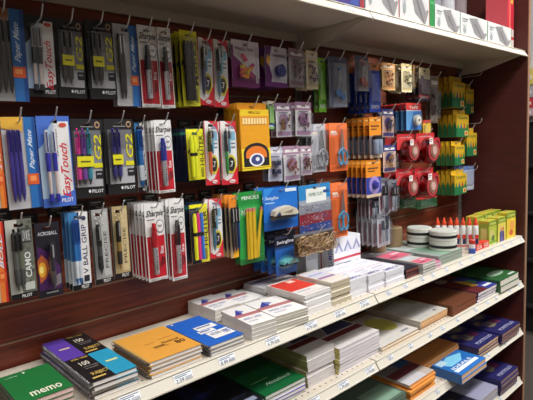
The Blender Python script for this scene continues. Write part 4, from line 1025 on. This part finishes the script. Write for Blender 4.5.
# -- second shelf
def a_black(a): a.text('Composition', .3, .72, .9, .8, (70, 80, 110)); a.text('200', .6, .3, .8, .38, (70, 90, 150)); a.rect(.5, .86, .94, .94, (140, 150, 170)); a.poly([(.1, .2), (.4, .1), (.5, .5), (.2, .6)], (34, 44, 96)); a.rect(.3, .42, .7, .43, (60, 90, 160))
stack(3, 'composition_book', 'black composition book left of the green books', 'book', -.640, -.285, Z2, .178, .24, .0145, (24, 26, 36), a_black, edge=(206, 200, 190), jit=.004)
def a_grey(a): a.rect(.1, .1, .9, .3, (60, 62, 70)); a.text('Sketch', .3, .6, .8, .75, (90, 92, 100))
stack(3, 'sketch_book', 'grey black sketch book at the bottom left of the photo', 'book', -.830, -.280, Z2, .180, .24, .0110, (48, 48, 54), a_grey, edge=(180, 176, 170), jit=.004)
def a_grn(a): a.text('Notebook', .3, .76, .9, .83, (190, 226, 196), 0, .1); a.rect(.1, .66, .5, .68, (120, 180, 130)); a.rect(.45, .2, .8, .22, (40, 110, 70))
G2_ = (18, 96, 52)
stack(4, 'notebook', 'dark green notebook under the shelf edge', 'book', -.455, -.282, Z2, .156, .235, .0112, G2_, a_grn, edge=(214, 210, 206), covers=[(G2_, a_grn), ((216, 214, 214), None), ((72, 56, 150), None), ((60, 90, 80), None)], jit=.003)
def a_legal(a): a.rect(0, .62, 1, .74, (110, 34, 40)); a.poly([(.3, .6), (.55, .2), (.95, .34), (.95, .6)], (60, 66, 120)); a.poly([(0, .62), (0, .2), (.5, .1), (.3, .6)], (170, 168, 176)); a.rect(0, .76, 1, 1, (214, 208, 206))
stack(6, 'legal_pad', 'legal pad with maroon stripe and olive side, left stack', 'pad', -.286, -.276, Z2, .122, .235, .0163, (206, 202, 200), a_legal, edge=(206, 200, 198), jit=.003, over=.0008, side=(150, 146, 92))
stack(7, 'legal_pad', 'legal pad with maroon stripe and white front, right stack', 'pad', -.156, -.291, Z2, .208, .248, .0117, (216, 212, 214), a_legal, edge=(216, 210, 214), jit=.003, over=.0008, side=(206, 196, 110))
def a_yel(a): a.ell(.74, .5, .24, .26, (186, 180, 84), 26); a.rect(.0, .0, 1, .1, (150, 120, 90)); a.rect(.7, .86, .9, .9, (130, 130, 140))
stack(2, 'paper_pack', 'thin paper pack with a yellow disc on its cover', 'paper', .065, -.290, Z2, .235, .25, .0085, (206, 202, 196), a_yel, edge=(196, 160, 110), jit=.004)
def a_man(a): a.rect(.0, .0, 1, .5, (150, 148, 120)); a.poly([(0, .3), (.7, .2), (.9, .9), (.1, .95)], (186, 184, 180)); a.rect(.84, .14, .92, .2, (70, 80, 110)); a.rect(.7, .86, .8, .9, (90, 90, 100))
stack(3, 'file_folder_pack', 'cream file folder pack with orange edges', 'folder', .318, -.288, Z2, .205, .25, .0115, (196, 190, 178), a_man, edge=(218, 162, 104), jit=.006, over=.0003)
def a_brn(a): a.rect(.02, .02, .98, .98, (98, 56, 34)); a.ell(.5, .3, .1, .06, (120, 110, 104))
stack(4, 'accordion_folder', 'reddish brown expanding folder', 'folder', .529, -.306, Z2, .212, .25, .0112, (110, 62, 38), a_brn, edge=(126, 70, 42), jit=.002, over=.0003)
def a_wb(a): a.rect(0, .0, 1, .3, (110, 50, 46)); a.ell(.3, .2, .2, .1, (190, 180, 170)); a.rect(0, .3, .5, 1, (96, 34, 36)); a.rect(.5, .3, 1, 1, (50, 60, 140)); a.poly([(.5, .35), (.7, .5), (.62, .8), (.4, .75)], (206, 160, 60)); a.ell(.78, .6, .1, .1, (80, 160, 120)); a.rect(.6, .85, .95, .92, (220, 220, 226))
stack(3, 'activity_book', 'white edged book with a navy, gold and maroon cover', 'book', .757, -.306, Z2, .190, .25, .0145, (60, 50, 110), a_wb, edge=(222, 216, 214), jit=.004)
def a_g3(a): a.ell(.55, .72, .34, .1, (150, 176, 150)); a.rect(.2, .2, .8, .24, (60, 110, 64)); a.rect(.65, .9, .95, .95, (190, 200, 190))
stack(2, 'workbook', 'thick green workbook beside the end panel', 'book', .954, -.318, Z2, .212, .262, .0275, (44, 92, 50), a_g3, edge=(222, 214, 202), jit=.004)

# -- third shelf
def a_gf(a): a.rect(.1, .1, .9, .5, (90, 110, 96)); a.rect(.3, .6, .95, .95, (130, 160, 140))
stack(3, 'plastic_folder', 'glossy grey green folder in the lower middle', 'folder', -.010, -.290, Z3, .225, .26, .0145, (84, 104, 90), a_gf, edge=(90, 110, 96), jit=.006)
def a_env(a): a.rect(0, .0, 1, .6, (112, 106, 106)); a.rect(0, .6, 1, .78, (104, 44, 50)); a.rect(.0, .78, .7, 1, (200, 196, 200)); a.rect(.55, .1, 1, .6, (44, 76, 110)); a.rect(.1, .2, .45, .4, (150, 146, 150))
stack(6, 'envelope_pack', 'orange manila envelope pack with loose edges', 'envelopes', .232, -.292, Z3, .175, .25, .0100, (226, 152, 70), None, edge=(224, 146, 66), jit=.010, over=.0003, covers=[((190, 176, 166), a_env, {})])
stack(5, 'envelope_pack', 'plain manila envelope pack behind the blue booklet', 'envelopes', .415, -.238, Z3, .300, .220, .0110, (190, 122, 62), None, edge=(214, 160, 104), jit=.006, over=.0003)
def a_bk(a): a.poly([(.1, .2), (.5, .05), (.9, .2), (.6, .5), (.2, .5)], (120, 190, 220)); a.rect(.06, .7, .9, .84, (220, 232, 240)); a.rect(0, .88, 1, 1, (40, 110, 190)); a.text('IDEALS', .1, .56, .8, .68, (226, 236, 244)); a.rect(.05, .05, .3, .3, (170, 200, 214))
stack(2, 'booklet', 'bright blue booklet overhanging the shelf edge', 'book', .475, -.370, Z3, .215, .126, .0190, (34, 100, 172), a_bk, edge=(214, 176, 134), jit=.003)
def a_nv(a):
    rnd = random.Random(9)
    for i in range(12): a.ell(rnd.uniform(.15, .85), rnd.uniform(.1, .7), .14, .09, rnd.choice([(120, 108, 92), (84, 74, 96), (130, 112, 84), (104, 44, 84)]), 20)
    a.text('PORTFOLIO', .2, .86, .9, .93, (170, 170, 206))
NV = (36, 34, 88)
stack(3, 'composition_book', 'navy patterned book, left stack on the third shelf', 'book', .742, -.316, Z3, .205, .26, .0145, NV, a_nv, edge=(206, 170, 134), jit=.004)
stack(3, 'composition_book', 'navy patterned book, right stack on the third shelf', 'book', .952, -.330, Z3, .212, .27, .0160, NV, a_nv, edge=(146, 112, 96), jit=.004)
# -- lowest shelf
stack(4, 'composition_book', 'navy book on the lowest shelf beside the end panel', 'book', .965, -.322, Z4, .202, .27, .0183, NV, a_nv, edge=(136, 112, 108), jit=.004)
def a_lv(a): a.rect(.1, .5, .9, .9, (150, 150, 176)); a.rect(.2, .1, .8, .3, (120, 120, 150)); a.text('PLANNER', .3, .55, .8, .66, (90, 90, 120))
stack(2, 'planner', 'lavender grey planner on the lowest shelf', 'book', .775, -.312, Z4, .184, .24, .0240, (150, 150, 172), a_lv, edge=(176, 170, 170), jit=.004)
def a_dk(a): a.rect(.1, .1, .9, .5, (30, 40, 90)); a.ell(.5, .7, .2, .1, (120, 110, 60))
stack(2, 'planner', 'dark planner left of the lavender one on the lowest shelf', 'book', .56, -.30, Z4, .2, .24, .0260, (34, 34, 56), a_dk, edge=(120, 110, 100), jit=.004)

# -- goods on the overhead shelf
def tbox(x0, x1, y, d, h, base, label, art=None, name='envelope_carton', cat='box', side=None):
    b = MB(); w = x1 - x0
    b.box(0, w, 0, d, 0, h, M(base))
    a = Art(b, (0, 0, h), (1, 0, 0), (0, 0, -1), w, h)
    if art: art(a)
    if side: a = Art(b, (0, d, h), (0, -1, 0), (0, 0, -1), d, h); a.rect(0, 0, 1, 1, side)
    o = b.build(name); o.location = (x0, y, ZT); return tag(o, label, cat)
def t_purple(a): a.rect(.02, .02, .84, .98, (54, 40, 120)); a.ell(.3, .6, .2, .16, (90, 80, 170)); a.text('MAILERS', .1, .1, .7, .25, (190, 180, 220)); a.rect(.86, 0, 1, 1, (150, 30, 44)); a.poly([(.5, .9), (.8, .5), (.8, .9)], (40, 70, 150))
def t_env(edge):
    def f(a):
        a.rect(0, .95, 1, 1, edge); a.rect(.985, 0, 1, 1, edge)
        a.poly([(.30, .14), (.6, .05), (.97, .6), (.84, .94), (.5, .72)], (136, 134, 136)); a.poly([(.6, .12), (.7, .1), (.94, .56), (.86, .62)], (200, 198, 198)); a.poly([(.46, .3), (.52, .28), (.8, .84), (.78, .9)], (110, 106, 108))
        a.rect(.06, .2, .26, .24, (130, 140, 150)); a.rect(.06, .3, .22, .33, (150, 156, 160)); a.ell(.14, .66, .05, .14, (150, 160, 160)); a.rect(.06, .48, .2, .5, (150, 156, 160))
    return f
tbox(-.130, .012, -.282, .2, .16, (54, 40, 120), 'purple box with a red edge, leftmost on the overhead shelf', t_purple, 'mailer_box')
tbox(.020, .205, -.282, .2, .15, (208, 206, 205), 'white box with red border and grey envelope picture', t_env((206, 60, 56)))
tbox(.212, .402, -.282, .2, .15, (210, 208, 207), 'white box with grey envelope picture left of the green box', t_env((214, 120, 110)))
tbox(.405, .440, -.282, .2, .112, (30, 130, 66), 'narrow green box between the white boxes', lambda a: a.rect(.1, .1, .9, .2, (60, 160, 90)), 'slim_box')
tbox(.443, .636, -.282, .2, .095, (208, 209, 208), 'low white box with green outline, left of three', t_env((40, 130, 80)))
tbox(.640, .882, -.282, .2, .095, (208, 209, 208), 'low white box with green outline, middle of three', t_env((40, 130, 80)))
tbox(.886, 1.132, -.282, .2, .095, (208, 209, 208), 'low white box with green outline, right of three', t_env((40, 130, 80)))
tbox(1.140, 1.212, -.262, .10, .27, (206, 44, 60), 'tall red and pink box beside the end panel', lambda a: (a.rect(.0, .62, 1, .75, (230, 210, 206)), a.rect(.3, 0, .4, .62, (236, 150, 130)), a.rect(.5, .1, .8, .2, (236, 200, 70)), a.rect(.0, .75, 1, .8, (206, 60, 70)), a.rect(0, .8, 1, 1, (222, 206, 200))), 'tall_box', side=(206, 80, 90))
for i, (x, c) in enumerate(((.70, (176, 176, 182)), (.84, (150, 150, 158)), (.97, (190, 190, 194)), (1.09, (140, 128, 130)))):
    t = thing('wrapped_roll', 'silvery plastic wrapped roll standing behind the low boxes, ' + ['leftmost', 'second from the left', 'third from the left', 'rightmost'][i], 'roll', (x, -.047, ZT), 0, 'silvery wrapped rolls')
    b = MB(); b.lathe((0, 0, 0), [(0, .04), (.26, .042), (.27, .02)], M(c, .25, .2), 20); b.build('wrapping', t, True)
tbox(.60, .655, -.07, .06, .26, (24, 22, 26), 'black box standing behind the low white boxes', None, 'black_box')

# ================================================================== seen past the end panel: the next fixture
t = thing('display_rack', 'grey white metal rack with products seen past the end panel', 'rack', (2.6, -.05, 0))
MB().box(-.01, .05, .0, .5, 1.95, 2.6, M((206, 206, 210), .5)).build('upper_panel', t)
MB().box(-.01, .05, .0, .5, 1.62, 1.95, M((150, 146, 146), .5)).build('back_panel', t)
MB().box(-.03, .05, -.1, .5, 1.585, 1.62, M((150, 140, 130), .5)).build('shelf_board', t)
b = MB()
for z in (.2, .55, .9, 1.25): b.box(-.06, .05, -.1, .5, z, z + .02, M((34, 34, 36), .5))
b.box(-.0, .05, -.1, .5, 0, 1.58, M((16, 16, 18), .7)); b.build('lower_shelves', t)
for (z0, z1, c, l) in ((1.84, 1.95, (226, 206, 110), 'yellow packet high up behind the end panel'), (1.75, 1.83, (180, 176, 182), 'grey packet behind the end panel'), (1.68, 1.745, (206, 60, 70), 'red packet behind the end panel'), (1.62, 1.675, (206, 170, 180), 'pink packet behind the end panel')):
    b = MB(); b.box(0, .05, 0, .14, 0, z1 - z0, M(c)); b.box(-.002, 0, .02, .12, (z1 - z0) * .3, (z1 - z0) * .6, M((230, 226, 220)))
    o = b.build('packet'); o.location = (2.51, .09, z0); tag(o, l, 'packet')
